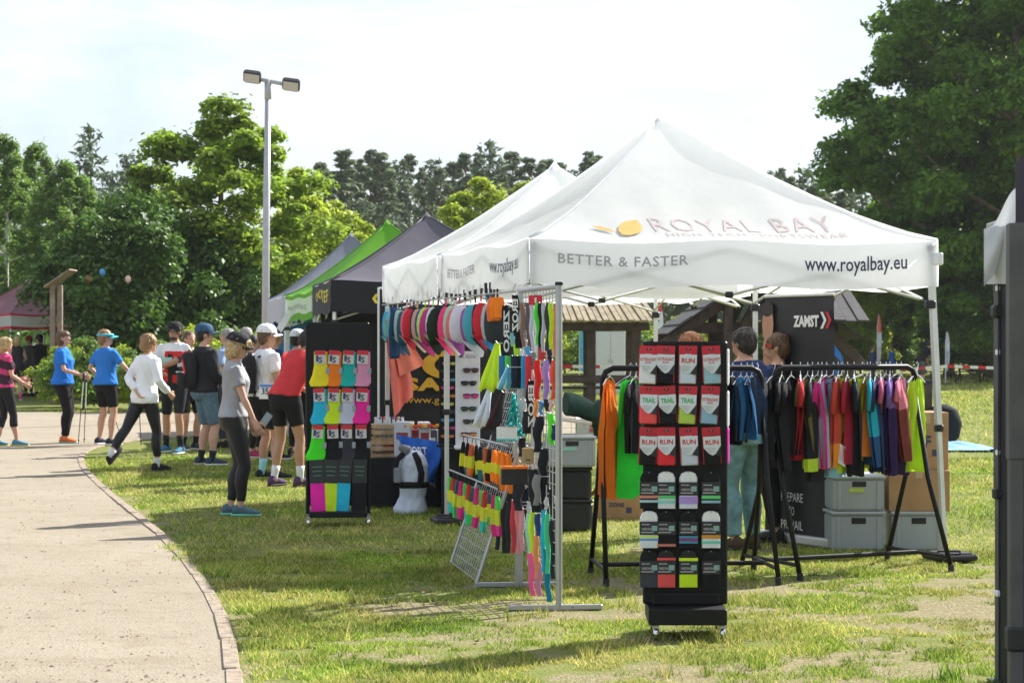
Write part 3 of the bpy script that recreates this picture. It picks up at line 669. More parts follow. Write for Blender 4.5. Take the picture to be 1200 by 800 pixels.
# dark tent at the right edge
M_GREYC = tent_fabric('grey_white_canopy', (.62, .62, .63), .25)
M_DKLEG = mat('dark_grey_leg', (.085, .082, .085), .5, .1)
t7 = Tent('market_tent', 'dark tent with black side wall and grey canopy corner, cut by the picture edge', [(3.0,6.45),(5.9,6.9),(5.1,9.75),(2.24,9.25)], 2.14, 3.3, M_GREYC, [M_GREYC]*4, .27, legm=M_DKLEG, truss=False)
wall(t7.root, (2.285,9.20), (3.0,6.7), .02, 2.1, M_TB, amp=.02); wall(t7.root, (2.285,9.235), (5.0,9.68), .02, 2.1, M_TB, amp=.012)
for z in (.42, 1.08, 1.55, 1.85): MB().bbox((2.30-t7.o.x, 9.225-t7.o.y, z), (.062, .062, .03), .006).build('velcro_strap', M_WHITE, t7.root)
def flap(u, v):
    px = 1153 + 60*u; yt = 268 - 78*u**1.2 + 6*math.sin(u*9); yb = 336 - 30*u - 10*math.sin(u*5)
    return P(px, yt + (yb-yt)*v, 9.16 - .05*math.sin(math.pi*v) + .03*math.sin(u*8+v*5)) - t7.o
MB().grid(flap, 14, 10).build('loose_canopy_fold', M_GREYC, t7.root, True)
# a second, loose pole with its dark flap just in front of it
pl = thing('tent_pole', 'stout dark grey upright pole in front of the black side wall', 'pole', (1.835, 7.15, 0))
b = MB(); b.bbox((0,0,.62), (.052,.052,1.24), .006); b.build('lower_section', M_DKLEG, pl)
b = MB(); b.bbox((0,0,1.6), (.060,.060,.86), .006); b.build('upper_section', M_DKLEG, pl)
b = MB(); b.bbox((0,0,.52), (.07,.07,.09), .01); b.build('clamp', M_BLKPL, pl)
b = MB(); b.grid(lambda u, v: Vector((.012+.22*u, .05+.1*u, 1.93+.10*v+.22*u-.06*(1-v)*math.sin(u*3)+ .22*v)) , 10, 5); b.build('fabric_flap', tent_fabric('dark_flap', (.05,.045,.06), .05), pl, True)
# ---------------------------------------------------------------- people
SKIN = mat('skin', (.58, .335, .235), .55, var=.08, scale=14, spec=.35)
SKIN2 = mat('skin_tanned', (.46, .25, .165), .55, var=.08, scale=14, spec=.35)
EYE = plain((.03, .025, .02), .3); LIP = plain((.42, .15, .13), .5)
def hairm(c): return mat('hair', c, .5, var=.4, scale=40, bump=.7, bscale=70, spec=.4)
H_BR = hairm((.12, .065, .035)); H_DK = hairm((.025, .018, .014)); H_BL = hairm((.46, .32, .15)); H_GB = hairm((.30, .17, .075)); H_GY = hairm((.33, .31, .29)); H_RD = hairm((.27, .10, .035))
def remesh(mb, vox, sm=4, noise=0, seed=0):
    me = mb.mesh('tmp', SKIN); o = bpy.data.objects.new('tmp', me); COL.objects.link(o)
    m = o.modifiers.new('r', 'REMESH'); m.mode = 'VOXEL'; m.voxel_size = vox
    s = o.modifiers.new('s', 'SMOOTH'); s.factor = .5; s.iterations = sm
    dg = bpy.context.evaluated_depsgraph_get(); r = bpy.data.meshes.new_from_object(o.evaluated_get(dg))
    bpy.data.objects.remove(o); bpy.data.meshes.remove(me)
    V = np.empty(len(r.vertices)*3); r.vertices.foreach_get('co', V); V = V.reshape(-1, 3)
    Fs = [tuple(p.vertices) for p in r.polygons]
    if noise:
        nr = np.empty(len(r.vertices)*3); r.vertex_normals.foreach_get('vector', nr); nr = nr.reshape(-1, 3)
        d = np.sin(V[:, 2]*38 + 7*np.sin(V[:, 0]*14+seed) + 5*np.sin(V[:, 1]*17)) * .6 + np.sin(V[:, 2]*17 + 9*V[:, 0] - 11*V[:, 1] + seed)
        V = V + nr*(d[:, None]+1.2)*noise*.8
    bpy.data.meshes.remove(r)
    return V, Fs
def put(name, V, Fs, mats, parent, mf=None):
    b = MB(); b.add(V, Fs); mats = mats if isinstance(mats, list) else [mats]
    if mf: b.m = [mf(sum((Vector(V[i]) for i in f), Vector())/len(f)) for f in Fs]
    return b.build(name, mats, parent, True)
def ik(a, b, l1, l2, hint):
    d = b - a; Ln = min(d.length, (l1+l2)*.998); dn = d.normalized(); b = a + dn*Ln
    x = (l1*l1 - l2*l2 + Ln*Ln)/(2*Ln); h = math.sqrt(max(0, l1*l1-x*x)); hv = hint - dn*hint.dot(dn); hv = hv.normalized()
    return a + dn*x + hv*h, b
def hand(mb, w, d, n, side, k=1.0, curl=.45):
    d = d.normalized(); n = (n - d*n.dot(d)).normalized(); s = d.cross(n)*side
    mb.loft([(w + d*t*k - n*0, s, n, wd*k, th*k) for t, wd, th in ((-.02,.024,.02),(.02,.032,.017),(.06,.040,.016),(.092,.038,.013))], 8)
    for i, (o, ln) in enumerate(((.030,.074),(.010,.082),(-.010,.077),(-.029,.060))):
        p = w + d*.086*k + s*o*k; pts = [p]; dd = d.copy()
        for j, q in enumerate((.45, .32, .23)):
            a = curl*(.6+.5*j); dd = (dd*math.cos(a) + n*math.sin(a)).normalized(); nn_ = (n - dd*n.dot(dd)); p = p + dd*ln*q*k; pts.append(p.copy())
        mb.tube(pts, [.0095*k, .009*k, .008*k, .006*k], 6)
    p = w + d*.025*k + s*.032*k; e = (d*.7 + s*.6 + n*.35).normalized(); q = p + e*.035*k; e2 = (d*.9 + s*.15 + n*.4).normalized()
    mb.tube([p, q, q + e2*.03*k, q + e2*.05*k], [.013*k, .011*k, .010*k, .007*k], 6)
class Person:
    def __init__(s, label, loc, heading, H=1.7, fem=False, lean=0, feet=None, hands=None, elbows=None, yaw=0, pitch=0, skin=SKIN, hair=None, hairst='short', vox=.0135, footyaw=(.12, -.12), girth=1.0, group=None, curl=.45, heel=(0, 0), roll=0):
        s.k = k = H/1.7; s.root = thing('person', label, 'person', loc, heading, group); s.fem = fem; s.vox = vox; s.lean = R(lean); s.g = girth
        v = lambda x, y, z: Vector((x*k, y*k, z*k)); s.v = v
        feet = feet or ((-.10, 0, .085), (.10, 0, .085)); hands = hands or ((-.27, .06, .80), (.27, .06, .80))
        elbows = elbows or ((-.35, -1, 0), (.35, -1, 0))
        s.hip = [v(-.088, 0, .90), v(.088, 0, .90)]; s.knee = []; s.ank = []
        for i in range(2):
            kn, an = ik(s.hip[i], v(*feet[i]), .425*k, .405*k, Vector(((-.12, .12)[i], 1, 0))); s.knee.append(kn); s.ank.append(an)
        sw = .150 if fem else .172; s.sho = [s.up(v(-sw, -.005, 1.385)), s.up(v(sw, -.005, 1.385))]; s.elb = []; s.wri = []
        for i in range(2):
            e, w_ = ik(s.sho[i], v(*hands[i]), .285*k, .25*k, Vector(elbows[i])); s.elb.append(e); s.wri.append(w_)
        s.hr = Matrix.Rotation(s.lean*.75, 4, 'X').inverted() @ Matrix.Rotation(R(yaw), 4, 'Z') @ Matrix.Rotation(R(-pitch), 4, 'X')
        s.hc = s.up(v(0, 0, 1.50)); s.hd = lambda x, y, z: s.hc + s.hr @ v(x, y, z-1.50)
        b = MB(); s.torso(b, 0, .82, 1.47)
        for i in range(2): s.leg(b, i, 0, 1.02); s.arm(b, i, 0, 1.0)
        b.tube([s.up(v(0, -.012, 1.40)), s.up(v(0, -.008, 1.46)), s.hd(0, 0, 1.55)], [.062*k, .052*k, .05*k], 12)
        Mh = s.hr.to_3x3()
        b.ell(s.hd(0, .008, 1.605), (.074*k, .092*k, .095*k), 16, 12, Mh); b.ell(s.hd(0, .042, 1.545), (.054*k, .056*k, .062*k), 14, 10, Mh)
        b.tube([s.hd(0, .088, 1.615), s.hd(0, .112, 1.578), s.hd(0, .092, 1.568)], [.010*k, .017*k, .012*k], 8)
        for q in (-1, 1): b.ell(s.hd(q*.076, .0, 1.585), (.012*k, .022*k, .032*k), 8, 6, Mh)
        V, F = remesh(b, vox*k, 3)
        fb = MB(); fb.add(V, F)
        for i in range(2):
            d = (s.wri[i]-s.elb[i]).normalized(); n_ = Vector(((1, -1)[i], .25, 0)); hand(fb, s.wri[i], d, n_, (1, -1)[i]*-1, k*1.0, curl)
        hb = len(fb.f)
        for q in (-1, 1): fb.ell(s.hd(q*.030, .087, 1.602), (.013*k, .008*k, .007*k), 8, 6, Mh, 1)
        fb.ell(s.hd(0, .098, 1.530), (.023*k, .008*k, .006*k), 8, 6, Mh, 2)
        s.body = fb.build('body', [skin, EYE, LIP], s.root, True)
        if hair: s.hair(hair, hairst)
        s.feet = feet; s.fy = footyaw; s.heel = heel
    def up(s, p):
        z0 = .95*s.k; t = min(1, max(0, (p.z - .86*s.k)/(.22*s.k))); t = t*t*(3-2*t); a = s.lean*t
        return Vector((p.x, p.y*math.cos(a) + (p.z-z0)*math.sin(a), z0 + (p.z-z0)*math.cos(a) - p.y*math.sin(a)))
    def torso(s, b, inf, z0, z1, flare=0):
        k = s.k; g = s.g
        T = [(.80,.115,.10,0),(.86,.165,.12,-.005),(.93,.172,.125,-.012),(1.0,.150,.112,-.004),(1.08,.128,.098,.004),(1.17,.138,.105,.012),(1.26,.150,.118 if s.fem else .112,.014 if s.fem else .004),(1.34,.156,.102,-.004),(1.40,.148,.082,-.008),(1.44,.105,.064,-.010),(1.47,.060,.052,-.010)]
        if not s.fem: T = [(z, (rx*1.0 if z < .95 else rx*1.10), ry*(1.04 if z < 1.2 else 1.06), y) for z, rx, ry, y in T]; T[4] = (1.08, .150, .110, .004); T[3] = (1.0, .156, .114, -.004)
        zz = [t[0] for t in T]; out = []
        zs = sorted(set([z0, z1] + [z for z in zz if z0 < z < z1]))
        for z in zs:
            rx, ry, y = [np.interp(z, zz, [t[j] for t in T]) for j in (1, 2, 3)]
            fl = flare*max(0, (1.2-z)/.3); gg = g if z < 1.3 else 1
            c = s.up(Vector((0, y*k, z*k))); c2 = s.up(Vector((0, (y+.1)*k, z*k))); ay = (c2-c).normalized()
            out.append((c, Vector((1,0,0)), ay, (rx*gg+inf+fl)*k, (ry*gg+inf+fl)*k))
        b.loft(out, 18)
    def leg(s, b, i, inf, t1, t0=0, straight=0):     # t: 0 hip, .5 knee, 1 ankle
        k = s.k; h, kn, an = s.hip[i] + Vector((0, 0, .02*k)), s.knee[i], s.ank[i]
        def at(t): return h.lerp(kn, t*2) if t <= .5 else kn.lerp(an, t*2-1)
        rs = [(0,.088),(.12,.086),(.3,.071),(.45,.056),(.52,.053),(.62,.056),(.72,.054),(.85,.040),(.95,.033),(1.02,.035)]
        ts = sorted(set([t0, t1] + [t for t, _ in rs if t0 < t < t1])); gg = 1 + (s.g-1)*.5
        pts = [at(t) + (Vector((0, -.014*k, 0)) if .6 < t < .8 else Vector((0, 0, 0))) for t in ts]
        rad = [(np.interp(t, [q[0] for q in rs], [q[1] for q in rs])*gg*(1-straight) + straight*.075 + inf)*k for t in ts]
        b.tube(pts, rad, 14)
    def arm(s, b, i, inf, t1, t0=0):
        k = s.k; a, e, w_ = s.sho[i], s.elb[i], s.wri[i]
        def at(t): return a.lerp(e, t*2) if t <= .5 else e.lerp(w_, t*2-1)
        f = .88 if s.fem else 1.05
        rs = [(0,.056),(.15,.052),(.35,.044),(.5,.038),(.6,.040),(.75,.034),(.95,.025),(1,.025)]
        ts = sorted(set([t0, t1] + [t for t, _ in rs if t0 < t < t1]))
        b.tube([at(t) for t in ts], [(np.interp(t, [q[0] for q in rs], [q[1] for q in rs])*f + inf)*k for t in ts], 12)
    def shirt(s, m, sleeve=.38, hem=.90, inf=.014, flare=.008, name='shirt', neck=1.445, mf=None, wr=.0055, slv=.016):
        b = MB(); s.torso(b, inf, hem, neck, flare)
        if sleeve:
            for i in range(2): s.arm(b, i, slv, sleeve, -.02)
        V, F = remesh(b, s.vox*s.k, 2, wr, random.random()*6); return put(name, V, F, m, s.root, mf)
    def pants(s, m, to=.93, inf=.007, waist=1.0, name='trousers', straight=0, wr=.0015, mf=None):
        b = MB(); s.torso(b, inf+.003, .80, waist)
        for i in range(2): s.leg(b, i, inf, to, 0, straight)
        V, F = remesh(b, s.vox*s.k, 2, wr, random.random()*6); return put(name, V, F, m, s.root, mf)
    def shoes(s, m, sole=None, socks=None, sockh=.14):
        sole = sole or M_WHITE; k = s.k
        for i in range(2):
            a = s.ank[i]; rot = Matrix.Rotation(s.fy[i], 3, 'Z') @ Matrix.Rotation(-s.heel[i], 3, 'X')
            X, Yv, Z = rot @ Vector((1,0,0)), rot @ Vector((0,1,0)), rot @ Vector((0,0,1)); c = a - Z*.085*k
            b = MB(); secs = []
            for y, wd, h in ((-.075,.026,.05),(-.062,.036,.085),(-.02,.037,.105),(.03,.036,.092),(.08,.043,.066),(.13,.045,.052),(.17,.036,.042),(.192,.018,.030)):
                secs.append((c + Yv*y*k + Z*(h/2+.014)*k, X, Z, wd*k, h/2*k))
            b.loft(secs, 12); sh = b.build('shoe', m, s.root, True)
            q = MB(); q.loft([(c + Yv*y*k + Z*.014*k, X, Z, wd*k, .015*k) for y, wd in ((-.084,.024),(-.065,.039),(0,.039),(.08,.046),(.14,.047),(.18,.036),(.202,.014))], 10); q.build('sole', sole, sh, True)
            if socks: MB().tube([a + (s.knee[i]-a).normalized()*t*k for t in (-.03, .02, sockh*.6, sockh)], [.040*k, .037*k, .042*k, .046*k], 12).build('sock', socks, s.root, True)
    def hair(s, m, st):
        k = s.k; Mh = s.hr.to_3x3(); b = MB()
        b.ell(s.hd(0, -.012, 1.628), (.083*k, .094*k, .086*k), 16, 10, Mh)
        b.ell(s.hd(0, -.045, 1.59), (.080*k, .066*k, .085*k), 14, 10, Mh)
        if st == 'bob':
            b.ell(s.hd(0, -.03, 1.56), (.092*k, .075*k, .10*k), 14, 10, Mh); b.ell(s.hd(0, .01, 1.65), (.083*k, .095*k, .06*k), 14, 10, Mh)
        if st == 'fluffy':
            b.ell(s.hd(0, -.02, 1.635), (.098*k, .105*k, .09*k), 14, 10, Mh); b.ell(s.hd(0, -.06, 1.575), (.085*k, .06*k, .08*k), 14, 10, Mh)
        if st == 'tail':
            b.tube([s.hd(0, -.09, 1.64), s.hd(0, -.14, 1.63), s.hd(0, -.16, 1.56), s.hd(0, -.14, 1.47)], [.02*k, .032*k, .034*k, .012*k], 10)
        if st == 'bun': b.ell(s.hd(0, -.11, 1.60), (.045*k, .04*k, .045*k), 12, 8, Mh)
        V, F = remesh(b, .009*k, 1, .0065, 1.3); hb = MB(); hb.add(V, F); down = s.hr @ Vector((0, -.25, -1))
        for _ in range(150):                        # loose strands lying over the hair
            i = random.randrange(len(V)); p0 = Vector(V[i]); o_ = (p0 - s.hd(0, -.02, 1.60)).normalized(); L_ = random.uniform(.03, .075)*k
            t_ = (down - o_*down.dot(o_)).normalized() if (down - o_*down.dot(o_)).length > .05 else Vector((1, 0, 0)); t_ = (t_ + Vector((random.uniform(-.5, .5), random.uniform(-.5, .5), 0))*.6).normalized(); sd_ = t_.cross(o_)*.004*k
            q0 = p0 + o_*.002*k; q1 = q0 + t_*L_*.55 + o_*.006*k; q2 = q0 + t_*L_ + o_*random.uniform(-.004, .010)*k
            hb.add([q0-sd_, q0+sd_, q1+sd_*.8, q1-sd_*.8, q2], [(0,1,2,3),(3,2,4)])
        hb.build('hair', m, s.root, True)
    def cap(s, m, visor=None, back=False, dome=True, yaw=0, brimlen=.085):
        k = s.k; Mh = s.hr @ Matrix.Rotation(R(yaw), 4, 'Z'); hd = lambda x, y, z: s.hc + Mh @ s.v(x, y, z-1.5); M3 = Mh.to_3x3(); b = MB()
        if dome:
            V = []; F = []; n = 18
            for j in range(6):
                ph = math.pi/2*j/5
                for i in range(n):
                    t = 2*math.pi*i/n; V.append(hd(.104*math.cos(t)*math.cos(ph)**.7, -.010+.120*math.sin(t)*math.cos(ph)**.7, 1.634+.104*math.sin(ph)))
            for j in range(5):
                for i in range(n): F.append((j*n+i, j*n+(i+1)%n, (j+1)*n+(i+1)%n, (j+1)*n+i))
            b.add(V, F); b.ell(hd(0, -.010, 1.738), (.010*k, .010*k, .006*k), 8, 6)
        else:
            b.tube([hd(.098*math.cos(t), -.008+.113*math.sin(t), 1.645) for t in [i*math.pi*2/20 for i in range(21)]], .018*k, 8, flat=1)
        c = b.build('cap', m, s.root, True)
        q = MB()
        for zo in (0, -.004):
            q.grid(lambda u, v: hd((u-.5)*.16*(1-.25*v*v), .098+v*brimlen*math.sin(math.pi*(.18+.64*u)) - .06*(abs(u-.5)*2)**2, 1.636 - .012*v - .03*(2*(u-.5))**2 + zo), 10, 5)
        q.build('visor', visor or m, c, True)
def stick(label, top, tip, m=M_BLK, mid=None, group='walking poles'):
    top, tip = Vector(top), Vector(tip); o = thing('walking_pole', label, 'pole', tip, 0, group); d = top - tip
    MB().tube([(0,0,0), d*.5], [.006, .007], 6).build('lower_shaft', m, o); MB().tube([d*.5, d*.9], [.0085, .0085], 6).build('upper_shaft', mid or m, o)
    MB().tube([d*.88, d*.93, d*1.0], [.012, .016, .018], 8).build('grip', M_RUB, o, True); MB().tube([d*.04, d*.06], [.006, .018], 8).build('tip_paw', M_RUB, o)
def toW(pr, p): return pr.root.matrix_basis @ p
C_BLUE = (.02, .18, .62); C_LEG = (.012, .012, .014); C_WHITE = (.78, .78, .78); C_RED = (.60, .035, .035)
LEGG = mat('leggings', C_LEG, .55, var=.2, spec=.35)
def at(px, py): g = G(px, py); return (g.x, g.y, 0)
# gray-shirted woman by the sock stand
p = Person('woman in grey t-shirt and dark cap standing alone, looking down at her phone', at(274,604), R(-83), 1.66, True, lean=1, hands=((-.19,.17,.84),(.19,.21,.86)), elbows=((-.3,-1,-.2),(.3,-1,-.2)), feet=((-.06,-.04,.085),(.08,.06,.085)), pitch=16, hair=H_BL, hairst='bob')
p.shirt(fab((.34,.34,.36)), .30, .93, .010, .004); p.pants(LEGG, .93); p.shoes(fab((.10,.16,.20)), plain((.2,.62,.45))); p.cap(fab((.025,.025,.028)), brimlen=.09)
b = MB(); b.grid(lambda u, v: p.hd((u-.5)*.15, .10-.05*(abs(u-.5)*2)**2, 1.585+v*.035), 8, 2); b.build('sunglasses', plain((.02,.02,.02), .15), p.root, True)
f = thing('phone', 'small phone held by the woman in grey', 'phone', toW(p, p.wri[1]) + Vector((.10,.02,.02))); MB().bbox((0,0,0), (.075,.012,.14), .006, Matrix.Rotation(.6,3,'Y')).build('casing', M_BLKPL, f); MB().bbox((0,-.006,0), (.066,.006,.125), .003, Matrix.Rotation(.6,3,'Y')).build('screen', plain((.3,.35,.4),.1), f)
# woman in white
p = Person('woman in white long-sleeved top and black leggings striding away', at(170,552), R(-42), 1.68, True, lean=6, feet=((-.09,-.48,.20),(.09,.12,.085)), hands=((.02,-.15,1.0),(.22,.20,.98)), elbows=((-1,-.6,0),(.5,-1,0)), hair=H_GB, hairst='fluffy', heel=(-.75,0))
p.shirt(fab((.82,.83,.84)), .93, .86, .016, .012); p.pants(LEGG, .88); p.shoes(fab((.02,.02,.022)), M_RUB, fab((.7,.7,.7)), .08)
# two women in blue with poles
p = Person('woman in blue t-shirt and long black trousers holding walking poles', at(74,519), R(-92), 1.76, True, hands=((-.17,.26,1.02),(.15,.30,1.04)), feet=((-.07,0,.085),(.09,.05,.085)), hair=H_BR, hairst='bob', yaw=-5, girth=1.12)
p.shirt(fab(C_BLUE), .36, .90, .016, .014); p.pants(fab((.014,.012,.014)), .96, .016, straight=.15); p.shoes(fab((.75,.16,.04)), plain((.15,.55,.5)))
for i in range(2):
    w_ = toW(p, p.wri[i]) + Vector((.06,0,.03)); stick('thin walking pole held by the woman in long black trousers', w_, (w_.x-.02-.05*i, w_.y-.1, 0), M_BLK, plain((.6,.72,.5)), 'poles of the woman in long trousers')
p = Person('woman in blue t-shirt and black shorts with a turquoise visor', at(124,521), R(-40), 1.76, True, hands=((-.22,.10,.98),(.30,.30,1.0)), elbows=((-1,-1,0),(.8,-.7,0)), feet=((-.16,0,.085),(.16,-.04,.085)), hair=H_GB, hairst='fluffy', yaw=-30, girth=1.1)
p.shirt(fab((.03,.20,.62)), .36, .90, .016, .014); p.pants(fab((.014,.013,.015)), .40, .012); p.shoes(fab((.03,.03,.05)), M_WHITE); p.cap(plain((.05,.55,.65)), dome=False, brimlen=.10)
w_ = toW(p, p.wri[1]); stick('walking pole with pale upper half held by the woman in the visor', w_ + Vector((.05,0,.03)), (w_.x+.12, w_.y-.1, 0), M_BLK, plain((.6,.72,.5)))
w_ = toW(p, p.wri[0]); stick('dark walking pole between the legs of the woman in the visor', w_ + Vector((.0,0,.03)), (w_.x+.35, w_.y-.1, 0), M_BLK)
# man in red jersey
def jersey(c):
    z = c.z; x = c.x
    if z > 1.46: return 1
    if x > .10 and z > 1.2: return 1
    if abs(x) < .035 and z < 1.42: return 2
    if x < -.02 and 1.12 < z < 1.38: return 2
    return 0
p = Person('man in red, white and black cycling jersey and dark cap', at(205,531), R(160), 1.85, hands=((.12,.30,1.12),(.06,.30,1.08)), elbows=((-1,.1,-.2),(1,.1,-.2)), feet=((-.12,.06,.085),(.20,-.12,.085)), hair=H_DK, skin=SKIN2, yaw=5)
p.shirt([fab(C_RED), fab(C_WHITE), fab((.02,.02,.022))], .36, .93, .012, .004, mf=jersey); p.pants(fab((.02,.02,.024)), .46, .008); p.shoes(fab((.05,.16,.25)), M_WHITE, fab((.02,.02,.02)), .16); p.cap(fab((.02,.02,.02)))
k = p.k; MB().ell(p.hd(0,.041,1.513), (.055*k,.0585*k,.034*k), 12, 8, p.hr.to_3x3()).build('beard', H_DK, p.root, True)
MB().bbox(p.v(.03,.145,1.22), (.16,.012,.09), .004).build('race_badge', plain((.35,.62,.55)), p.root)
# man in black jacket with backpack
p = Person('man in black jacket, denim shorts and blue cap with a backpack', at(240,545), R(-60), 1.80, hands=((-.16,.28,.98),(.18,.26,1.0)), feet=((-.09,-.02,.085),(.11,.05,.085)), hair=H_DK, yaw=-18, girth=1.08)
p.shirt(fab((.020,.020,.022)), .95, .90, .026, .012, 'jacket', slv=.026); p.pants(mat('denim', (.10,.165,.215), .9, var=.25, scale=20), .47, .022, straight=.55, name='shorts'); p.shoes(fab((.05,.07,.10)), M_WHITE, fab((.03,.03,.03)), .10); p.cap(fab((.035,.085,.16)))
def backpack(label, pr, m, size, band=None, txt=None, tm=None, z=1.16):
    o = thing('backpack', label, 'backpack', toW(pr, pr.up(pr.v(0, -.20, z))), pr.root.rotation_euler.z); w_, d_, h_ = size
    o.rotation_euler = (-pr.lean*.8, 0, pr.root.rotation_euler.z)
    b = MB(); b.loft([(Vector((0,-.01,q*h_)), Vector((1,0,0)), Vector((0,1,0)), w_/2*a, d_/2*a) for q, a in ((-.5,.75),(-.45,.95),(-.2,1.0),(.1,.98),(.32,.9),(.45,.7),(.5,.4))], 16); b.build('pack_body', m, o, True)
    b = MB(); b.loft([(Vector((0,-d_*.5,q*h_)), Vector((1,0,0)), Vector((0,1,0)), w_*.36*a, .04*a) for q, a in ((-.42,.8),(-.36,1),(-.1,1),(-.04,.7))], 14); b.build('front_pocket', m, o, True)
    b = MB()
    for q in (-1, 1): b.tube([(q*.06, d_*.45, .46*h_), (q*.10, d_*.6+.06, .56*h_), (q*.12, d_*.6+.16, .40*h_), (q*.13, d_*.6+.14, .05*h_), (q*.12, d_*.45, -.35*h_)], .018, 6, flat=.5)
    b.build('shoulder_strap', band or m, o, True)
    MB().tube([(-.04,.0,.5*h_),(-.03,0,.56*h_),(.03,0,.56*h_),(.04,0,.5*h_)], .008, 6).build('carry_loop', m, o)
    if txt: lettering(txt, lambda x, y: Vector((-.09+x, -d_*.52-.012, .10*h_+y)), tm, o, .18, bold=.02)
    return o
o = backpack('black backpack with red flash and pale stripe on the man in the black jacket', p, fab((.02,.02,.022)), (.34,.22,.46), None, 'RAFN', INK_W)
MB().bbox((-.02,-.12,-.02), (.27,.012,.014), .003).build('pale_stripe', INK_W, o); MB().prism([(.02,.12),(.05,.14),(.15,-.02),(.12,-.05)], -.118, -.105).build('red_flash', INK_R, o)
# two men further back
p = Person('man in light blue shirt, further back among the walkers', at(266,524), R(70), 1.78, hair=H_GY, hands=((-.2,.22,1.0),(.2,.24,1.0)), vox=.017)
p.shirt(fab((.33,.45,.68)), .36, .92, .016, .01); p.pants(fab((.05,.055,.07)), .95, .014); p.shoes(fab((.03,.03,.03)), M_RUB)
p = Person('grey-haired man in white polo shirt half hidden behind the woman in grey', at(287,521), R(100), 1.80, hair=H_GY, vox=.017, girth=1.08)
p.shirt(fab((.72,.72,.74)), .36, .92, .016, .01); p.pants(fab((.035,.04,.06)), .95, .014); p.shoes(fab((.03,.03,.03)), M_RUB)
p = Person('man in dark blue top waiting in the queue behind the white cap', at(322,538), R(-70), 1.76, hair=H_BR, vox=.017, hands=((-.2,.22,.98),(.2,.24,1.0)))
p.shirt(fab((.03,.06,.16)), .36, .92, .014, .01); p.pants(fab((.03,.03,.035)), .46, .014); p.shoes(fab((.03,.03,.03)), M_WHITE)
p = Person('man in grey shirt and white cap further along the queue', at(349,534), R(-30), 1.74, hair=H_DK, vox=.017)
p.shirt(fab((.30,.31,.34)), .36, .92, .014, .01); p.pants(fab((.02,.02,.025)), .95, .012); p.shoes(fab((.03,.03,.03)), M_RUB); p.cap(fab((.75,.75,.76)))
p = Person('woman with dark hair in black running clothes in the queue', at(298,536), R(-110), 1.68, True, hair=H_DK, hairst='tail', vox=.017, hands=((-.15,.26,1.0),(.18,.2,.95)))
p.shirt(fab((.02,.02,.025)), .3, .92, .012, .004); p.pants(LEGG, .93); p.shoes(fab((.4,.05,.12)), M_WHITE)
p = Person('man in white and black cycling shorts beside the red jersey', at(222,527), R(-140), 1.74, hair=H_BR, vox=.017)
p.shirt(fab((.05,.05,.055)), .36, .92, .014, .006); p.pants(fab((.02,.02,.022)), .45, .010); p.shoes(fab((.06,.06,.07)), M_WHITE, fab((.02,.02,.02)), .12)
# man in white shirt with black pack
p = Person('man in white shirt and white cap with a black backpack and black shorts', at(309,562), R(-55), 1.77, hands=((-.15,.32,1.05),(.20,.25,.98)), feet=((-.12,.04,.085),(.10,.10,.085)), hair=H_BR, yaw=-10, skin=SKIN2, lean=4)
p.shirt(fab((.78,.78,.80)), .34, .92, .014, .008); p.pants(fab((.014,.014,.016)), .40, .014); p.shoes(fab((.02,.025,.03)), plain((.5,.6,.1)), fab((.35,.7,.75)), .15); p.cap(fab((.82,.82,.83)))
backpack('slim black backpack with white lettering on the man in the white cap', p, fab((.018,.018,.02)), (.28,.16,.44), None, 'ONEIN', INK_W)
# man in red t-shirt bending over
p = Person('man in red t-shirt and black shorts bending over a table', at(334,570), R(-38), 1.82, lean=32, hands=((-.22,.52,.98),(.24,.30,.86)), elbows=((-1,-.4,0),(1,-.8,.1)), feet=((-.14,-.02,.085),(.12,.10,.085)), hair=H_DK, skin=SKIN2, pitch=10)
p.shirt(fab((.62,.045,.05)), .36, .93, .012, .006); p.pants(fab((.014,.014,.016)), .33, .010); p.shoes(fab((.10,.05,.12)), M_RUB, fab((.7,.7,.72)), .13)
nb = thing('race_number', 'white race number 356 pinned at the hip of the man in red', 'race number', toW(p, p.v(-.19,-.06,.98)), R(-20)); MB().grid(lambda u, v: Vector(((u-.5)*.21, -.01*math.sin(u*3), (v-.5)*.17)), 6, 4).build('paper', INK_W, nb)
lettering('356', lambda x, y: Vector((-.07+x, -.016, -.03+y)), INK_DK, nb, .14, bold=.02); MB().bbox((0,-.012,.062), (.19,.004,.03), .001).build('print_band', plain((.1,.25,.6)), nb)
# passer-by cut by the left edge
p = Person('woman in pink and black top with cropped leggings and colourful shoes', at(6,523), R(-60), 1.66, True, hands=((-.14,.28,1.05),(.16,.26,.98)), hair=H_BL, hairst='bob', feet=((-.1,-.1,.085),(.08,.16,.085)))
p.shirt([fab((.05,.02,.035)), fab((.55,.05,.16))], .34, .92, .012, .006, mf=lambda c: int(math.sin(c.z*28+c.x*9) > .35)); p.pants(fab((.02,.02,.022)), .72); p.shoes(fab((.08,.22,.32)), plain((.6,.5,.1)))
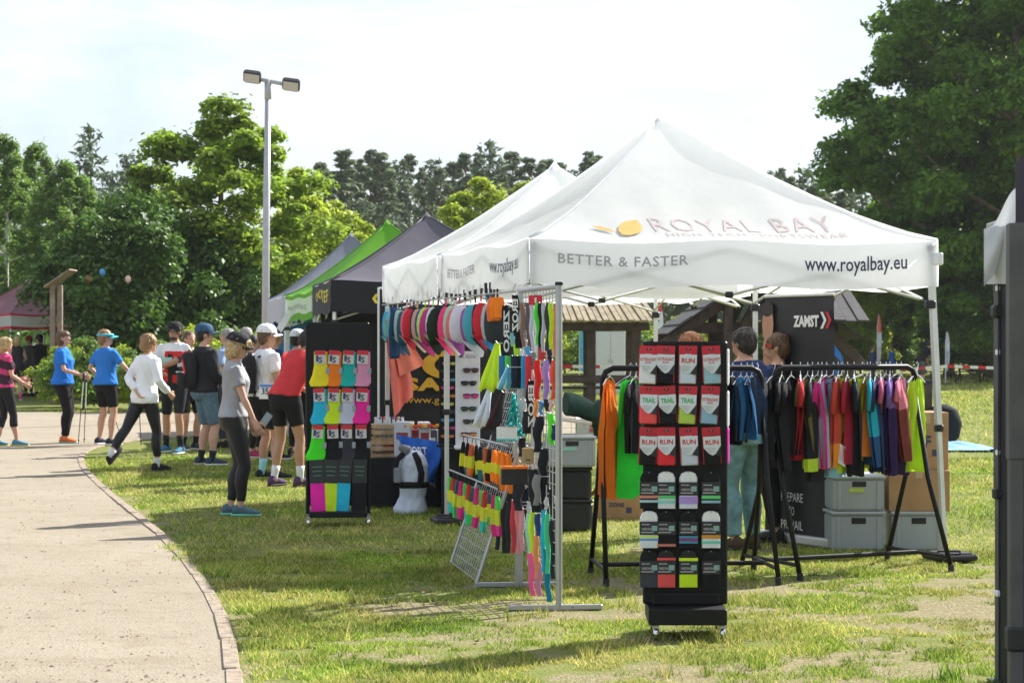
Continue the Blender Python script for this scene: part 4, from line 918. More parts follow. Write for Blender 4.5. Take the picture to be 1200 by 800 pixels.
# far group by the burgundy tent
p = Person('blond woman in black tank top and pink knee socks by the burgundy tent', at(20,469), R(30), 1.72, True, hair=H_BL, hairst='bob', vox=.024, hands=((-.18,.24,1.0),(.2,.2,1.0)))
p.shirt(fab((.03,.03,.035)), 0, .92); p.pants(fab((.03,.03,.035)), .45); p.shoes(fab((.5,.05,.15)), M_WHITE, fab((.72,.12,.30)), .36)
p = Person('man in dark navy jacket, jeans and cap carrying a white bag', at(46,463), R(60), 1.78, hair=H_DK, vox=.024)
p.shirt(fab((.02,.03,.06)), .95, .88, .025, .01, 'jacket', slv=.024); p.pants(fab((.06,.14,.32)), .95, .012); p.shoes(fab((.03,.03,.03)), M_RUB); p.cap(fab((.02,.025,.035)))
w_ = toW(p, p.wri[0]); bgg = thing('carrier_bag', 'white carrier bag held low by the man in the navy jacket', 'bag', (w_.x, w_.y-.08, w_.z-.62)); MB().loft([(Vector((0,0,z)), Vector((1,0,0)), Vector((0,1,0)), rx, ry) for z, rx, ry in ((0,.16,.06),(.1,.20,.10),(.35,.18,.06),(.45,.16,.02))], 12).build('sack', fab((.75,.75,.78)), bgg, True); MB().tube([(-.08,0,.44),(-.02,0,.58),(.02,0,.58),(.08,0,.44)], .008, 5).build('handle', fab((.75,.75,.78)), bgg)
p = Person('person in dark jacket and red cap standing close behind the white carrier bag', at(34,464), R(150), 1.74, hair=H_DK, vox=.024)
p.shirt(fab((.05,.05,.06)), .95, .88, .022, .01, 'jacket', slv=.022); p.pants(fab((.03,.03,.035)), .95, .012); p.shoes(fab((.03,.03,.03)), M_RUB); p.cap(fab((.45,.03,.04)))
p = Person('grey-haired visitor standing by the burgundy tent at the picture edge', at(4,466), R(120), 1.72, hair=H_GY, vox=.024)
p.shirt(fab((.35,.36,.38)), .36, .90); p.pants(fab((.10,.10,.12)), .95, .012); p.shoes(fab((.03,.03,.03)), M_RUB)
# inside the white tent
p = Person('dark-haired man in navy jacket and teal jeans behind the clothes rack', (1.80,15.1,0), R(28), 1.70, hair=H_DK, lean=3, feet=((-.10,0,.085),(.10,.05,.085)), hands=((-.15,.3,1.0),(.18,.28,1.0)), yaw=15, girth=1.08)
p.shirt(fab((.025,.04,.115)), .95, .88, .024, .01, 'jacket', slv=.022); p.pants(mat('teal_denim', (.17,.31,.33), .85, var=.25, scale=18, bump=.5, bscale=14), .97, .014, straight=.25); p.shoes(fab((.10,.06,.04)), M_RUB)
p = Person('woman with ponytail, red sunglasses and black clothes behind the clothes rack', (2.12,15.7,0), R(75), 1.66, True, hair=H_BR, hairst='tail', yaw=10, hands=((-.15,.25,1.0),(.15,.28,1.0)))
p.shirt(fab((.015,.015,.017)), .36, .90); p.pants(fab((.015,.015,.017)), .95); p.shoes(fab((.03,.03,.03)), M_RUB)
b = MB(); b.grid(lambda u, v: p.hd((u-.5)*.15, .10-.05*(abs(u-.5)*2)**2, 1.585+v*.035), 8, 2); b.build('sunglasses', plain((.5,.06,.04), .2), p.root, True)
p = Person('red-haired person hidden behind the sock stand, only hair showing', (1.47,16.2,0), R(20), 1.66, True, hair=H_RD, hairst='fluffy', vox=.02)
p.shirt(fab((.03,.03,.04)), .36, .90); p.pants(fab((.02,.02,.025)), .95); p.shoes(fab((.03,.03,.03)), M_RUB)
# far right
p = Person('man in black t-shirt bending over a far bench in the meadow', at(1078,456), R(-70), 1.75, lean=38, hair=H_DK, vox=.024, hands=((-.2,.45,.75),(.2,.45,.75)), skin=SKIN2)
p.shirt(fab((.012,.012,.014)), .3, .90); p.pants(fab((.10,.10,.11)), .5, .014); p.shoes(fab((.03,.03,.03)), M_RUB)
for i, (px, c, lb) in enumerate([(1045, (.03,.10,.32), 'person in blue jacket at the far benches'), (1022, (.03,.05,.12), 'person in dark jacket at the far benches')]):
    p = Person(lb, at(px, 448), R(60+200*i), 1.4, hair=H_BR, vox=.026); p.shirt(fab(c), .9, .88); p.pants(fab((.04,.05,.09)), .95, .012); p.shoes(fab((.03,.03,.03)), M_RUB)
# ---------------------------------------------------------------- goods: sock stands
NEON_Y = (.62, .85, .03); NEON_G = (.06, .80, .07); NEON_P = (.90, .03, .35); ORANGE = (.90, .22, .02); CYAN = (.03, .50, .72); TEAL = (.02, .45, .42)
CARD_RED = plain((.62, .025, .04), .45); CARD_W = plain((.68, .72, .74), .45); CARD_BK = plain((.025, .025, .028), .45)
def soft(outline, th, name, m, parent, n_in=.82, loc=None, rz=0):      # pillowy flat goods: outline in x,z, puffed to both sides
    cx = sum(p[0] for p in outline)/len(outline); cz = sum(p[1] for p in outline)/len(outline); n = len(outline)
    ins = [(cx+(x-cx)*n_in, cz+(z-cz)*(1-(1-n_in)*.5)) for x, z in outline]
    V = [(x, -th/2, z) for x, z in ins] + [(x, 0, z) for x, z in outline] + [(x, th/2, z) for x, z in ins]
    F = [tuple(range(n)), tuple(range(3*n-1, 2*n-1, -1))]
    for r in range(2):
        for i in range(n): F.append((r*n+i, (r+1)*n+i, (r+1)*n+(i+1)%n, r*n+(i+1)%n))
    return MB().add(V, F).build(name, m, parent, False, loc, rz)
def arc_rect(w, z0, z1, r=.02, top=True):
    o = [(-w/2, z0), (w/2, z0)]
    if top: o += [(w/2, z1-r), (w/2-r*.3, z1-r*.3), (w/2-r, z1), (-w/2+r, z1), (-w/2+r*.3, z1-r*.3), (-w/2, z1-r)]
    else: o += [(w/2, z1), (-w/2, z1)]
    return o
def red_pack(loc, rz, kind, sock, words, label, group):
    o = thing('sock_pack', label, 'socks', loc, rz, group); w = .100
    b = MB(); b.box((0, 0, -.10), (w, .003, .20)); b.build('card', CARD_RED, o)
    MB().box((0, -.004, -.018), (.028, .003, .008)).build('hang_hole', CARD_BK, o)
    soft(arc_rect(w*.9, -.207, -.045, .03), .022, 'sock', fab(sock), o, .9, (0, -.010, 0))
    lb = MB().prism([(-w*.47,-.048),(w*.47,-.048),(w*.47,-.105),(w*.22,-.140),(-.0,-.152),(-w*.2,-.140),(-w*.47,-.11)], -.0245, -.0225).build('paper_label', CARD_W, o)
    m = INK_R if words != 'TRAIL' else INK_G
    o.rotation_euler[1] = R(random.uniform(-3.5, 3.5)); o.rotation_euler[0] = R(random.uniform(-5, 1))
    if words == 'ULTRALIGHT':
        lettering('ULTRALIGHT', lambda x, y: Vector((-.044+x, -.0255, -.082+y)), m, lb, .088, bold=.025, height=.017); lettering('RUN', lambda x, y: Vector((-.016+x, -.0255, -.097+y)), m, lb, .032, bold=.02, height=.011)
    else: lettering(words, lambda x, y: Vector((-.036+x, -.0255, -.092+y)), m, lb, .072, bold=.03, height=.026)
    for j in range(3): MB().box((-.012, -.0255, -.112-.011*j), (.055-.012*j, .001, .003)).build('small_print', INK_GREY, lb)
    MB().prism([(w*.47,-.10),(w*.47,-.158),(w*.12,-.150)], -.0262, -.0245).build('corner_print', CARD_BK, lb)
    return o
def black_pack(loc, rz, cuff, band, tail, label, group, stripes=()):
    o = thing('sock_pack', label, 'socks', loc, rz, group); w = .098
    soft(arc_rect(w, -.105, -.005, .035), .022, 'sock_cuff', fab(cuff), o, .9, (0, 0, 0)); soft(arc_rect(w*1.02, -.207, -.10, .004), .03, 'sock_foot', fab(tail), o, .94)
    lb = MB().box((0, -.0, -.098), (w*1.04, .036, .072)).build('paper_band', plain(band), o)
    lettering('ROYAL BAY', lambda x, y: Vector((-.040+x, -.0195, -.080+y)), INK_W, lb, .045, bold=.02); lettering('NEON', lambda x, y: Vector((-.040+x, -.0195, -.108+y)), INK_GREY, lb, .05, bold=.03)
    MB().box((.028, -.0185, -.098), (.03, .003, .028)).build('picture_print', plain((.25,.42,.40)), lb); MB().box((-.01, -.0185, -.120), (.07, .002, .006)).build('small_print', INK_GREY, lb)
    for z, h, c in stripes: MB().box((0, 0, z), (w*1.03, .033, h)).build('stripe', fab(c), o)
    return o
K = (.015, .015, .017); Wt = (.78, .78, .80)
def stand(label, loc, rz, W, H, zlo, depth=.36):
    o = thing('display_stand', label, 'display stand', loc, rz, 'black sock display stands')
    b = MB(); b.bbox((0, 0, (H+zlo)/2), (W, .045, H-zlo), .008); b.build('pegboard', M_BLK, o)
    b = MB()
    for i in range(9):
        for j in range(3): b.tube([(-W/2+.04+i*(W-.08)/8, -.0225, zlo+.02+j*.035), (-W/2+.04+i*(W-.08)/8, -.0255, zlo+.02+j*.035)], .005, 6)
    b.build('peg_holes', M_RUB, o)
    return o
st = stand('tall black wheeled stand with red sock cards, in front of the clothes racks', (.945,10.72,0), R(-1), .46, 1.60, .17)
b = MB(); b.bbox((0,-.02,.125), (.42,.40,.085), .006); b.build('base_tray', M_BLK, st); b = MB(); b.bbox((0,.0,.20), (.37,.10,.07), .01); b.build('upright_foot', M_BLK, st)
for x in (-.17, .19):
    for y in (-.18, .15):
        c = MB(); c.tube([(x-.012,y,.034),(x+.012,y,.034)], .033, 14); cw = c.build('caster', M_CHROME, st, True); MB().box((x,y+.005,.066), (.035,.04,.022)).build('caster_fork', M_STEEL, cw)
cols = [760.5, 780.5, 806.5, 833]; rows = [405, 452, 500.5, 551, 597, 643]
spec = [[('ULTRALIGHT',Wt),('ULTRALIGHT',K),('RUN',(.6,.68,.78)),('ULTRALIGHT',(.32,.52,.60))],[('TRAIL',(.85,.10,.10)),('TRAIL',K),('TRAIL',(.45,.62,.10)),('ULTRALIGHT',(.28,.47,.62))],[('RUN',K),('RUN',(.75,.04,.05)),('RUN',(.55,.60,.68)),('RUN',K)]]
cn = {Wt:'white', K:'black'}
names = [['white','black','pale blue','grey-blue'],['coral','black','lime green','sky blue'],['outer black','bright red','silver white','inky black']]
where = ['top row','second row','third row','fourth row','fifth row','bottom row']
Yd = 10.72-.032
hooks = MB()
for r in range(3):
    for c in range(4):
        kd, col = spec[r][c]; q = P(cols[c], rows[r], Yd-.012)
        red_pack((q.x, Yd-.008, q.z), R(random.uniform(-3, 3)), 0, col, kd, '%s %s sock card in the %s of the stand with red cards' % (names[r][c], kd.lower(), where[r]), 'red sock cards on the stand')
        hooks.tube([(q.x-.945, -.02, q.z-.018), (q.x-.945, -.075, q.z-.016)], .003, 5)
bl = [[(K,(.03,.03,.035),K,((-.140,.018,(.7,.25,.22)),(-.165,.014,(.4,.6,.65)))),(Wt,(.03,.03,.035),(.7,.74,.78),((-.142,.02,(.12,.6,.2)),(-.17,.02,(.3,.62,.6)))),(Wt,(.03,.03,.035),(.68,.7,.8),((-.16,.04,(.45,.3,.7)),)),(K,(.03,.03,.035),K,((-.142,.02,(.15,.65,.2)),(-.168,.014,(.3,.5,.6))))],
      [(Wt,(.03,.03,.035),(.72,.75,.8),((-.16,.010,(.1,.3,.7)),(-.145,.010,(.6,.8,.1)))),(K,(.03,.03,.035),K,((-.19,.014,(.55,.2,.15)),)),(K,(.03,.03,.035),K,((-.16,.04,(.08,.3,.45)),(-.16,.018,(.6,.1,.5)))),(Wt,(.03,.03,.035),(.74,.76,.78),((-.142,.025,(.65,.3,.06)),(-.175,.016,(.2,.6,.5))))],
      [(K,(.03,.03,.035),(.06,.065,.075),()),((.03,.03,.03),(.03,.03,.035),(.80,.10,.10),((-.052,.012,(.8,.1,.1)),)),((.03,.03,.03),(.03,.03,.035),NEON_Y,((-.056,.02,NEON_Y),)),(K,(.03,.03,.035),K,())]]
bn = [['black socks with red and blue stripes','white socks with green stripe','white socks with violet patch','black socks with green stripe'],['white socks with blue and yellow lines','black socks with rust line','black socks with blue and pink patch','white socks with orange stripe'],['dark grey socks','coral running socks','neon yellow socks','plain black socks']]
for r in range(3):
    for c in range(4):
        q = P(cols[c], rows[3+r], Yd-.012)
        black_pack((q.x, Yd-.02, q.z), R(random.uniform(-3, 3)), *bl[r][c][:3], '%s in dark wrapper, %s' % (bn[r][c], where[3+r] + ' of the red-card stand'), 'dark wrapped socks on the stand', bl[r][c][3])
        hooks.tube([(q.x-.945, -.02, q.z-.012), (q.x-.945, -.07, q.z-.010)], .003, 5)
hooks.build('hooks', M_STEEL, st)
# extra cards stacked behind on the right edge
for i, (z, cc) in enumerate(((1.36,Wt),(1.13,Wt),(.93,(.7,.05,.4)))): 
    o = thing('sock_pack', 'pale sock card edge poking out at the side of the stand, %s' % ('upper','middle','lower')[i], 'socks', (.945+.236, 10.73, z+.2), R(82), 'side sock cards'); soft(arc_rect(.09, -.2, 0, .01), .012, 'sock', fab(cc), o)
# second stand
s2 = (-1.52, 17.15)
st2 = stand('tall black panel stand with bright neon socks, beside the man in red', (*s2, 0), R(6), .545, 1.765, .17)
b = MB(); b.bbox((0,0,.10), (.5,.30,.05), .006)
b.build('base_tray', M_BLK, st2); b = MB()
for q in (-1, 1): b.tube([(q*.265,-.02,.10),(q*.268,-.01,1.74)], .016, 8); 
b.build('side_frame', M_BLK, st2)
for x in (-.26, .26):
    for y in (-.16, .16): c = MB(); c.tube([(x-.012,y,.034),(x+.012,y,.034)], .033, 12); c.build('caster', M_CHROME, st2, True); MB().box((x,y,.075), (.03,.035,.02)).build('caster_fork', M_STEEL, st2)
SOCK = [(-.045,0),(.05,0),(.052,-.12),(.062,-.20),(.066,-.25),(.045,-.285),(-.02,-.29),(-.075,-.285),(-.085,-.25),(-.06,-.19),(-.047,-.12)]
def crew_sock(loc, rz, col, label, group, tall=False, rotq=0):
    o = thing('sock', label, 'socks', loc, rz, group); o.scale = (1.12, 1.1, 1.06); o.rotation_euler[1] = R(random.uniform(-5, 5))
    if not tall:
        for d in (0, .018): soft([(x*(1 if d == 0 else .96)+d*.6, z) for x, z in SOCK], .022, 'knit', fab(col), o, .86, (0, .012-d, 0))
        lb = MB().box((.0, -.026, -.045), (.085, .004, .11)).build('paper_label', plain((.62,.60,.58)), o); MB().box((0,-.0285,-.008), (.085,.002,.035)).build('red_header', CARD_RED, lb)
        lettering('S', lambda x, y: Vector((-.012+x, -.0285, -.09+y)), INK_DK, lb, .03, bold=.03); MB().box((-.022,-.0287,-.055), (.02,.001,.05)).build('picture_print', INK_DK, lb); MB().box((.058, -.02, -.155), (.028,.008,.05)).build('price_tag', plain((.3,.33,.36)), o)
    else:
        soft(arc_rect(.115, -.43, -.19, .004), .03, 'knit', fab(col), o, .92); soft(arc_rect(.118, -.20, 0, .01), .032, 'dark_wrapper', plain((.03,.035,.035)), o, .92)
        for j in range(3): MB().box((0, -.018, -.06-.035*j), (.08-.01*j, .003, .008)).build('small_print', plain((.10,.22,.16)), o)
c2 = [[((.85,.72,.03),'yellow'),(ORANGE,'orange'),(TEAL,'teal'),((.72,.30,.48),'dusty pink')],[(CYAN,'cyan'),(NEON_Y,'neon yellow'),((.55,.58,.72),'lavender'),(NEON_P,'hot pink')],[((.08,.80,.03),'neon green'),(K,'black'),((.05,.05,.06),'charcoal'),(K,'black orange')],[((.92,.03,.42),'magenta'),(NEON_Y,'neon yellow'),(CYAN,'turquoise'),(K,'black')]]
for r in range(4):
    for c in range(4):
        q = P((375,392,408.5,425)[c]-r*1.2, (412,456,499,538)[r], s2[1]-.05)
        yy = s2[1]-.045 + (q.x-s2[0])*math.tan(R(6)) - (.01 if r == 3 else 0)
        crew_sock((q.x, yy, q.z), R(6+random.uniform(-6, 6)), c2[r][c][0], '%s sports socks in the %s of the neon sock stand' % (c2[r][c][1], where[r] if r < 3 else 'bottom row'), 'neon socks on the panel stand', r == 3)
MB().tube([(-.1,-.03,1.5),(-.1,-.08,1.505)], .003, 5).build('hook', M_STEEL, st2)

# ---------------------------------------------------------------- gridwall panels with goods
GA, GB = Vector((.28, 11.7, 0)), Vector((.055, 12.8, 0))
def grid_panel(o, W, H, z0, nx, nz, r=.0035, fr=.012, fn=None, postr=.016):
    fn = fn or (lambda u, z: Vector((u*W, 0, z)))
    b = MB()
    for i in range(1, nx): b.tube([fn(i/nx, z0), fn(i/nx, H)], r, 5)
    b.build('vertical_wires', M_STEEL, o); b = MB()
    for j in range(nz+1): z = z0+(H-z0)*j/nz; b.tube([fn(0, z)+Vector((0,-.005,0)), fn(1, z)+Vector((0,-.005,0))], r, 5)
    b.build('cross_wires', M_STEEL, o)
    for u in (0, 1): MB().tube([fn(u, z0 if u else .0), fn(u, H+.01)], fr, 8).build('upright', M_STEEL, o)
    MB().tube([fn(0, H), fn(1, H)], fr*.8, 8).build('top_rail', M_STEEL, o)
gw = thing('gridwall', 'tall steel gridwall panel on floor bars, crowded with sports goods', 'display grid', GA, 0, 'steel display grids')
dAB = GB-GA
grid_panel(gw, 1, 1.93, .25, 13, 24, fn=lambda u, z: dAB*u + Vector((0, 0, z)), fr=.020)
for e in (Vector((0,0,0)), dAB):
    MB().bbox(e+Vector((-.02,0,.018)), (.56,.035,.03), .004, Matrix.Rotation(R(4),3,'Z')).build('floor_bar', M_STEEL, gw)
MB().bbox(dAB+Vector((-.01,0,.35)), (.055,.05,.70), .005).build('rear_post', M_STEEL, gw)
MB().bbox((0,0,1.945), (.048,.048,.02), .004).build('post_cap', M_BLKPL, gw)
hk = MB()
def hang(px, py, s, dq=0):            # a spot on the gridwall: s along the panel, hook long enough to reach the pixel
    Y = GA.y + (GB.y-GA.y)*s - dq; q = P(px, py, Y); a = GA + dAB*s; a.z = q.z
    hk.tube([a-GA, Vector((q.x, q.y, q.z))-GA], .0032, 5); hk.tube([Vector((q.x, q.y, q.z))-GA, Vector((q.x-.012, q.y, q.z+.015))-GA], .0032, 5)
    return q
def strip(name, label, cat, px, py, h, s, w, col, group, th=.03, rz=0, tilt=0, txt=None, tail=None, wav=.006, rnd=True, ink=None):
    q = hang(px, py, s); Y = q.y; hh = h/FPX*Y; ww = w/FPX*Y; o = thing(name, label, cat, q, rz, group); tl = tilt/FPX*Y
    sd_ = random.random()*6
    def fn(u, v):
        t = 2*math.pi*u; wd = ww/2*(.72+.28*math.sin(math.pi*min(1, v*1.3+.12))) if rnd else ww/2
        return Vector((math.cos(t)*wd + tl*v + wav*math.sin(v*9+sd_), math.sin(t)*th/2*(.5+.5*math.sin(math.pi*min(1, v+.1))) , .012-hh*v))
    b = MB(); b.grid(fn, 10, 10)
    if tail:
        for i, f in enumerate(b.f):
            if i//10 >= 10*tail[0]: b.m[i] = 1
    b.build('fabric', [fab(col), fab(tail[1])] if tail else fab(col), o, True)
    if txt:
        V, F, W_ = textgeo(txt, .03); k = hh*.8/W_
        MB().add([(ww*.36-y*ww*.75, -th/2-.006, -.05*hh-x*k) for x, y in V][::1], F).build('lettering', ink or INK_W, o)
    return o
S = strip; ZG = 'goods on the tall gridwall'
S('headband_strap', 'black strap with bold white letters hanging at the top of the gridwall', 'strap', 604, 348, 48, .75, 9, K, ZG, .02, R(-8), 0, 'EROZ')
S('headband_strap', 'longer black strap with white letters beside the neon sock bunch', 'strap', 593, 360, 62, .9, 9, K, ZG, .02, R(8), 0, 'ZERO')
S('headband_strap', 'black strap with white letters low on the gridwall', 'strap', 622, 448, 62, .45, 9, K, ZG, .02, R(4), -2, 'EROZ')
rowA = [(612,(.25,.16,.13),'brown patterned'),(618,(.12,.10,.10),'dark patterned'),(623,(.55,.52,.72),'lilac floral'),(629,(.10,.72,.06),'neon green'),(634,K,'black'),(638,(.5,.5,.55),'silver grey'),(642,(.05,.05,.06),'charcoal'),(646,(.45,.75,.03),'lime')]
for i, (px, c, nm) in enumerate(rowA): S('arm_sleeve', '%s arm sleeve hanging in the upper row of the gridwall' % nm, 'sleeve', px, 357, 52+random.uniform(-3,6), .62-.07*i, 6.5, c, 'arm sleeves in the upper row', .03, R(random.uniform(-30,30)), random.uniform(-2,2))
rowB = [(588,(.04,.16,.42),'blue'),(595,(.08,.55,.10),'grass green'),(602,(.02,.03,.07),'dark navy'),(608,K,'black'),(614,(.03,.30,.58),'azure'),(619,(.65,.04,.06),'red')]
for i, (px, c, nm) in enumerate(rowB): S('tube_scarf', '%s folded tube scarf hanging in the middle row of the gridwall' % nm, 'scarf', px, 419, 38, .85-.06*i, 7, c, 'tube scarves in the middle row', .035, R(random.uniform(-20,20)), 0, wav=.001, rnd=False)
for px, c, nm in [(630,(.72,.03,.03),'bright red'),(640,(.34,.24,.60),'purple'),(649,(.80,.10,.06),'scarlet')]: S('sport_cloth', '%s soft cloth in a pouch on the right of the gridwall' % nm, 'cloth', px, 424, 46, .3-.01*(px-630), 9, c, 'pouched cloths on the gridwall', .05, R(20))
q = hang(628, 346, .42); o = thing('price_card', 'small red price card at the top of the gridwall', 'card', q, R(-10), ZG); MB().bbox((0,-.01,-.03), (.085,.006,.06), .002).build('card', CARD_RED, o); MB().box((0,-.014,-.03), (.012,.002,.03)).build('mark', INK_W, o)
# bunches
def bunch(name, label, cat, px, py, h, w, s, cols_, n, tilt, group=ZG, foot=True):
    q = hang(px, py, s); Y = q.y; o = thing(name, label, cat, q, R(random.uniform(-15,15)), group); hh = h/FPX*Y; ww = w/FPX*Y; tl = tilt/FPX*Y
    for i in range(n):
        u = (i+.5)/n-.5; c = cols_[i % len(cols_)]; x1 = u*ww + tl; y1 = random.uniform(-.05,.05)
        pts = [(u*.02, 0, .0), (x1*.35, y1*.4, -hh*.3), (x1*.8, y1, -hh*.72), (x1+(-.012 if foot else 0), y1, -hh*random.uniform(.93,1.03))]
        MB().tube(pts, [.008, ww/n*.55+.004, ww/n*.7+.006, ww/n*.6], 8, flat=.55).build('sock' if foot else 'strand', fab(c), o, True)
bunch('sock_bunch', 'bunch of neon yellow socks hanging beside the sunglasses panel', 'socks', 583, 402, 56, 24, .95, [NEON_Y,(.5,.75,.04),NEON_Y,(.55,.8,.05)], 7, -8)
bunch('sock_bunch', 'bunch of white socks hanging below the neon ones', 'socks', 574, 455, 46, 16, .98, [(.66,.70,.80),(.75,.77,.82)], 5, -10)
bunch('sock_bunch', 'bunch of dark maroon sock tops next to the teal laces', 'socks', 590, 460, 44, 15, .85, [(.05,.02,.025),(.03,.03,.035)], 5, -12)
bunch('sock_bunch', 'white and blue bundle tucked behind the black lettered strap', 'socks', 596, 430, 26, 12, .6, [(.6,.7,.75),(.1,.4,.6)], 4, -6)
q = hang(602, 462, .75); o = thing('shoelace_bundle', 'bundle of curly teal elastic shoelaces', 'laces', q, 0, ZG)
for i in range(9):
    sd_ = random.random()*6; u = (i-4)/4; b = MB()
    b.tube([(u*.055*t + .006*math.sin(t*26+sd_), .022*math.cos(t*26+sd_)+(i % 3-1)*.015, -.26*t) for t in [j/40 for j in range(41)]] + [(u*.05+.03*math.cos(a), 0.01*i-.04, -.26+.03*math.sin(a)) for a in [j*.5 for j in range(10)]], .0055, 5); b.build('lace', fab((.02,.42,.40)), o, True)
o = thing('small_box', 'flat black box with orange lid edge hooked low on the gridwall', 'box', hang(610, 541, .6)+Vector((-.04,-.02,-.03)), R(12), ZG); MB().bbox((0,0,-.06), (.17,.05,.10), .004).build('carton', CARD_BK, o); MB().bbox((0,-.002,-.002), (.172,.054,.018), .003).build('lid', plain(ORANGE), o)
o = thing('small_box', 'small brown cardboard tag box on the gridwall', 'box', hang(619, 524, .45)+Vector((0,-.03,0)), R(-5), ZG); MB().bbox((0,0,-.05), (.075,.035,.095), .003).build('carton', plain((.42,.28,.13),.8), o); MB().box((0,-.019,-.075), (.03,.003,.008)).build('print', INK_DK, o)
o = thing('small_box', 'white and turquoise card box below the curly laces', 'box', hang(594, 500, .7)+Vector((0,.02,0)), R(-8), ZG); MB().bbox((0,0,-.045), (.13,.03,.085), .003).build('carton', plain((.7,.74,.74)), o); MB().box((0,-.017,-.082), (.125,.003,.012)).build('edge_print', plain((.05,.5,.45)), o)
S('glove_pair', 'black gloves hanging in the middle of the gridwall', 'gloves', 632, 490, 42, .35, 12, (.02,.02,.03), ZG, .05, 0, -3)
S('bottle_pouch', 'bright green bottle pouch on the right edge of the gridwall', 'pouch', 646, 487, 36, .12, 10, (.14,.75,.06), ZG, .06, 0, 0)
S('sport_cloth', 'orange and black band beside the black lettered strap', 'cloth', 628, 470, 26, .35, 4, ORANGE, ZG, .02); S('sport_cloth', 'small blue cloth beside the orange band', 'cloth', 634, 472, 16, .3, 6, (.08,.25,.6), ZG, .03)
S('sport_cloth', 'pale pink cloth by the uprights of the gridwall', 'cloth', 646, 470, 14, .1, 6, (.7,.45,.42), ZG, .03)
S('running_vest', 'black running vest with grey mesh panel low on the gridwall', 'vest', 626, 552, 50, .35, 17, (.02,.02,.024), ZG, .09, R(-12), 2); S('mesh_panel', 'grey mesh pouch on the front of the black running vest', 'pouch', 629, 558, 36, .22, 10, (.22,.22,.22), ZG, .03, R(-12), 0)
S('running_vest', 'black hydration vest hanging at mid height on the gridwall', 'vest', 637, 528, 42, .25, 13, (.016,.016,.022), ZG, .07, R(10), 0); S('running_vest', 'dark navy vest behind the short sock rows', 'vest', 607, 560, 40, .6, 14, (.03,.03,.04), ZG, .08, 0, 0)
low = [(584,600,46,(.02,.025,.05),'dark navy',.85),(590,598,52,(.025,.025,.03),'charcoal',.8),(596,590,60,(.03,.03,.035),'speckled black',.75),(602,588,62,(.55,.06,.08),'crimson',.7),(607,592,58,(.70,.22,.22),'salmon striped',.65),(611,596,50,(.62,.30,.36),'rose',.6),(619,604,60,(.32,.62,.55),'mint',.5),(624,602,62,(.55,.82,.05),'neon yellow',.45),(630,604,38,(.04,.06,.22),'royal navy',.42),(628,630,50,(.78,.30,.10),'orange and lilac',.35),(637,600,72,(.03,.45,.62),'turquoise',.28),(641,604,70,(.08,.62,.30),'emerald',.22),(647,612,68,(.03,.03,.035),'black',.15)]
for px, py, h, c, nm, s_ in low: S('knee_sock', '%s knee sock dangling at the foot of the gridwall' % nm, 'socks', px, py, h, s_, 7.5, c, 'knee socks low on the gridwall', .03, R(random.uniform(-25,25)), random.uniform(-2,2), wav=.004)
for px, py, h, c, nm, s_ in [(622,650,50,(.72,.14,.30),'pink and white striped',.42),(630,656,44,(.60,.22,.36),'pink dotted',.36),(641,645,62,(.02,.22,.34),'petrol blue',.25)]: S('knee_sock', '%s sock hanging lowest on the gridwall' % nm, 'socks', px, py, h, s_, 9, c, 'lowest socks on the gridwall', .035, 0, 2)
xtra = [(606,405,22,8,(.5,.75,.06),'lime','folded band'),(612,412,14,6,(.7,.72,.75),'white','card'),(618,408,16,6,(.1,.35,.6),'blue','card'),(624,415,20,7,(.25,.24,.24),'grey','pouch'),(600,392,16,8,(.3,.6,.75),'sky blue','folded band'),(609,388,22,9,(.015,.015,.02),'black','pouch'),(615,400,20,7,(.62,.55,.6),'pale pink','folded band'),(635,410,14,9,(.5,.06,.06),'dark red','card'),(644,412,16,7,(.03,.03,.04),'black','card'),(651,360,60,4,(.75,.25,.12),'rust','folded band'),(616,436,30,8,(.30,.31,.32),'steel grey','pouch'),(622,430,20,6,(.62,.62,.6),'cream','card'),(584,478,24,9,(.45,.2,.18),'brick','pouch'),(580,500,18,8,(.05,.05,.06),'black','pouch'),(612,470,20,10,(.62,.65,.7),'silver','card'),(617,484,26,9,(.03,.03,.035),'black','pouch'),(640,470,14,8,(.03,.03,.04),'black','card'),(650,500,18,6,(.03,.05,.12),'navy','card'),(612,515,22,10,(.03,.03,.035),'black','folded band'),(604,520,18,7,(.5,.5,.5),'grey','card'),(637,560,40,9,(.015,.015,.02),'black','folded band'),(646,575,30,7,(.02,.02,.025),'black','pouch'),(615,575,36,10,(.02,.02,.03),'black','folded band'),(620,590,16,6,(.65,.67,.7),'white','card'),(641,585,14,6,(.6,.6,.62),'white','card'),(652,585,16,5,(.55,.55,.57),'white','card')]
for i, (px, py, h, w_, c, nm, kd) in enumerate(xtra): S(kd.replace(' ', '_'), 'small %s %s among the goods of the gridwall' % (nm, kd), kd.split()[-1], px, py, h, max(.05, min(.97, (655-px)/55)), w_, c, 'small goods filling the gridwall', .03, R(random.uniform(-35,35)), random.uniform(-2,2), wav=.003, rnd=(i % 2 == 0))
hk.build('hooks', M_STEEL, gw)
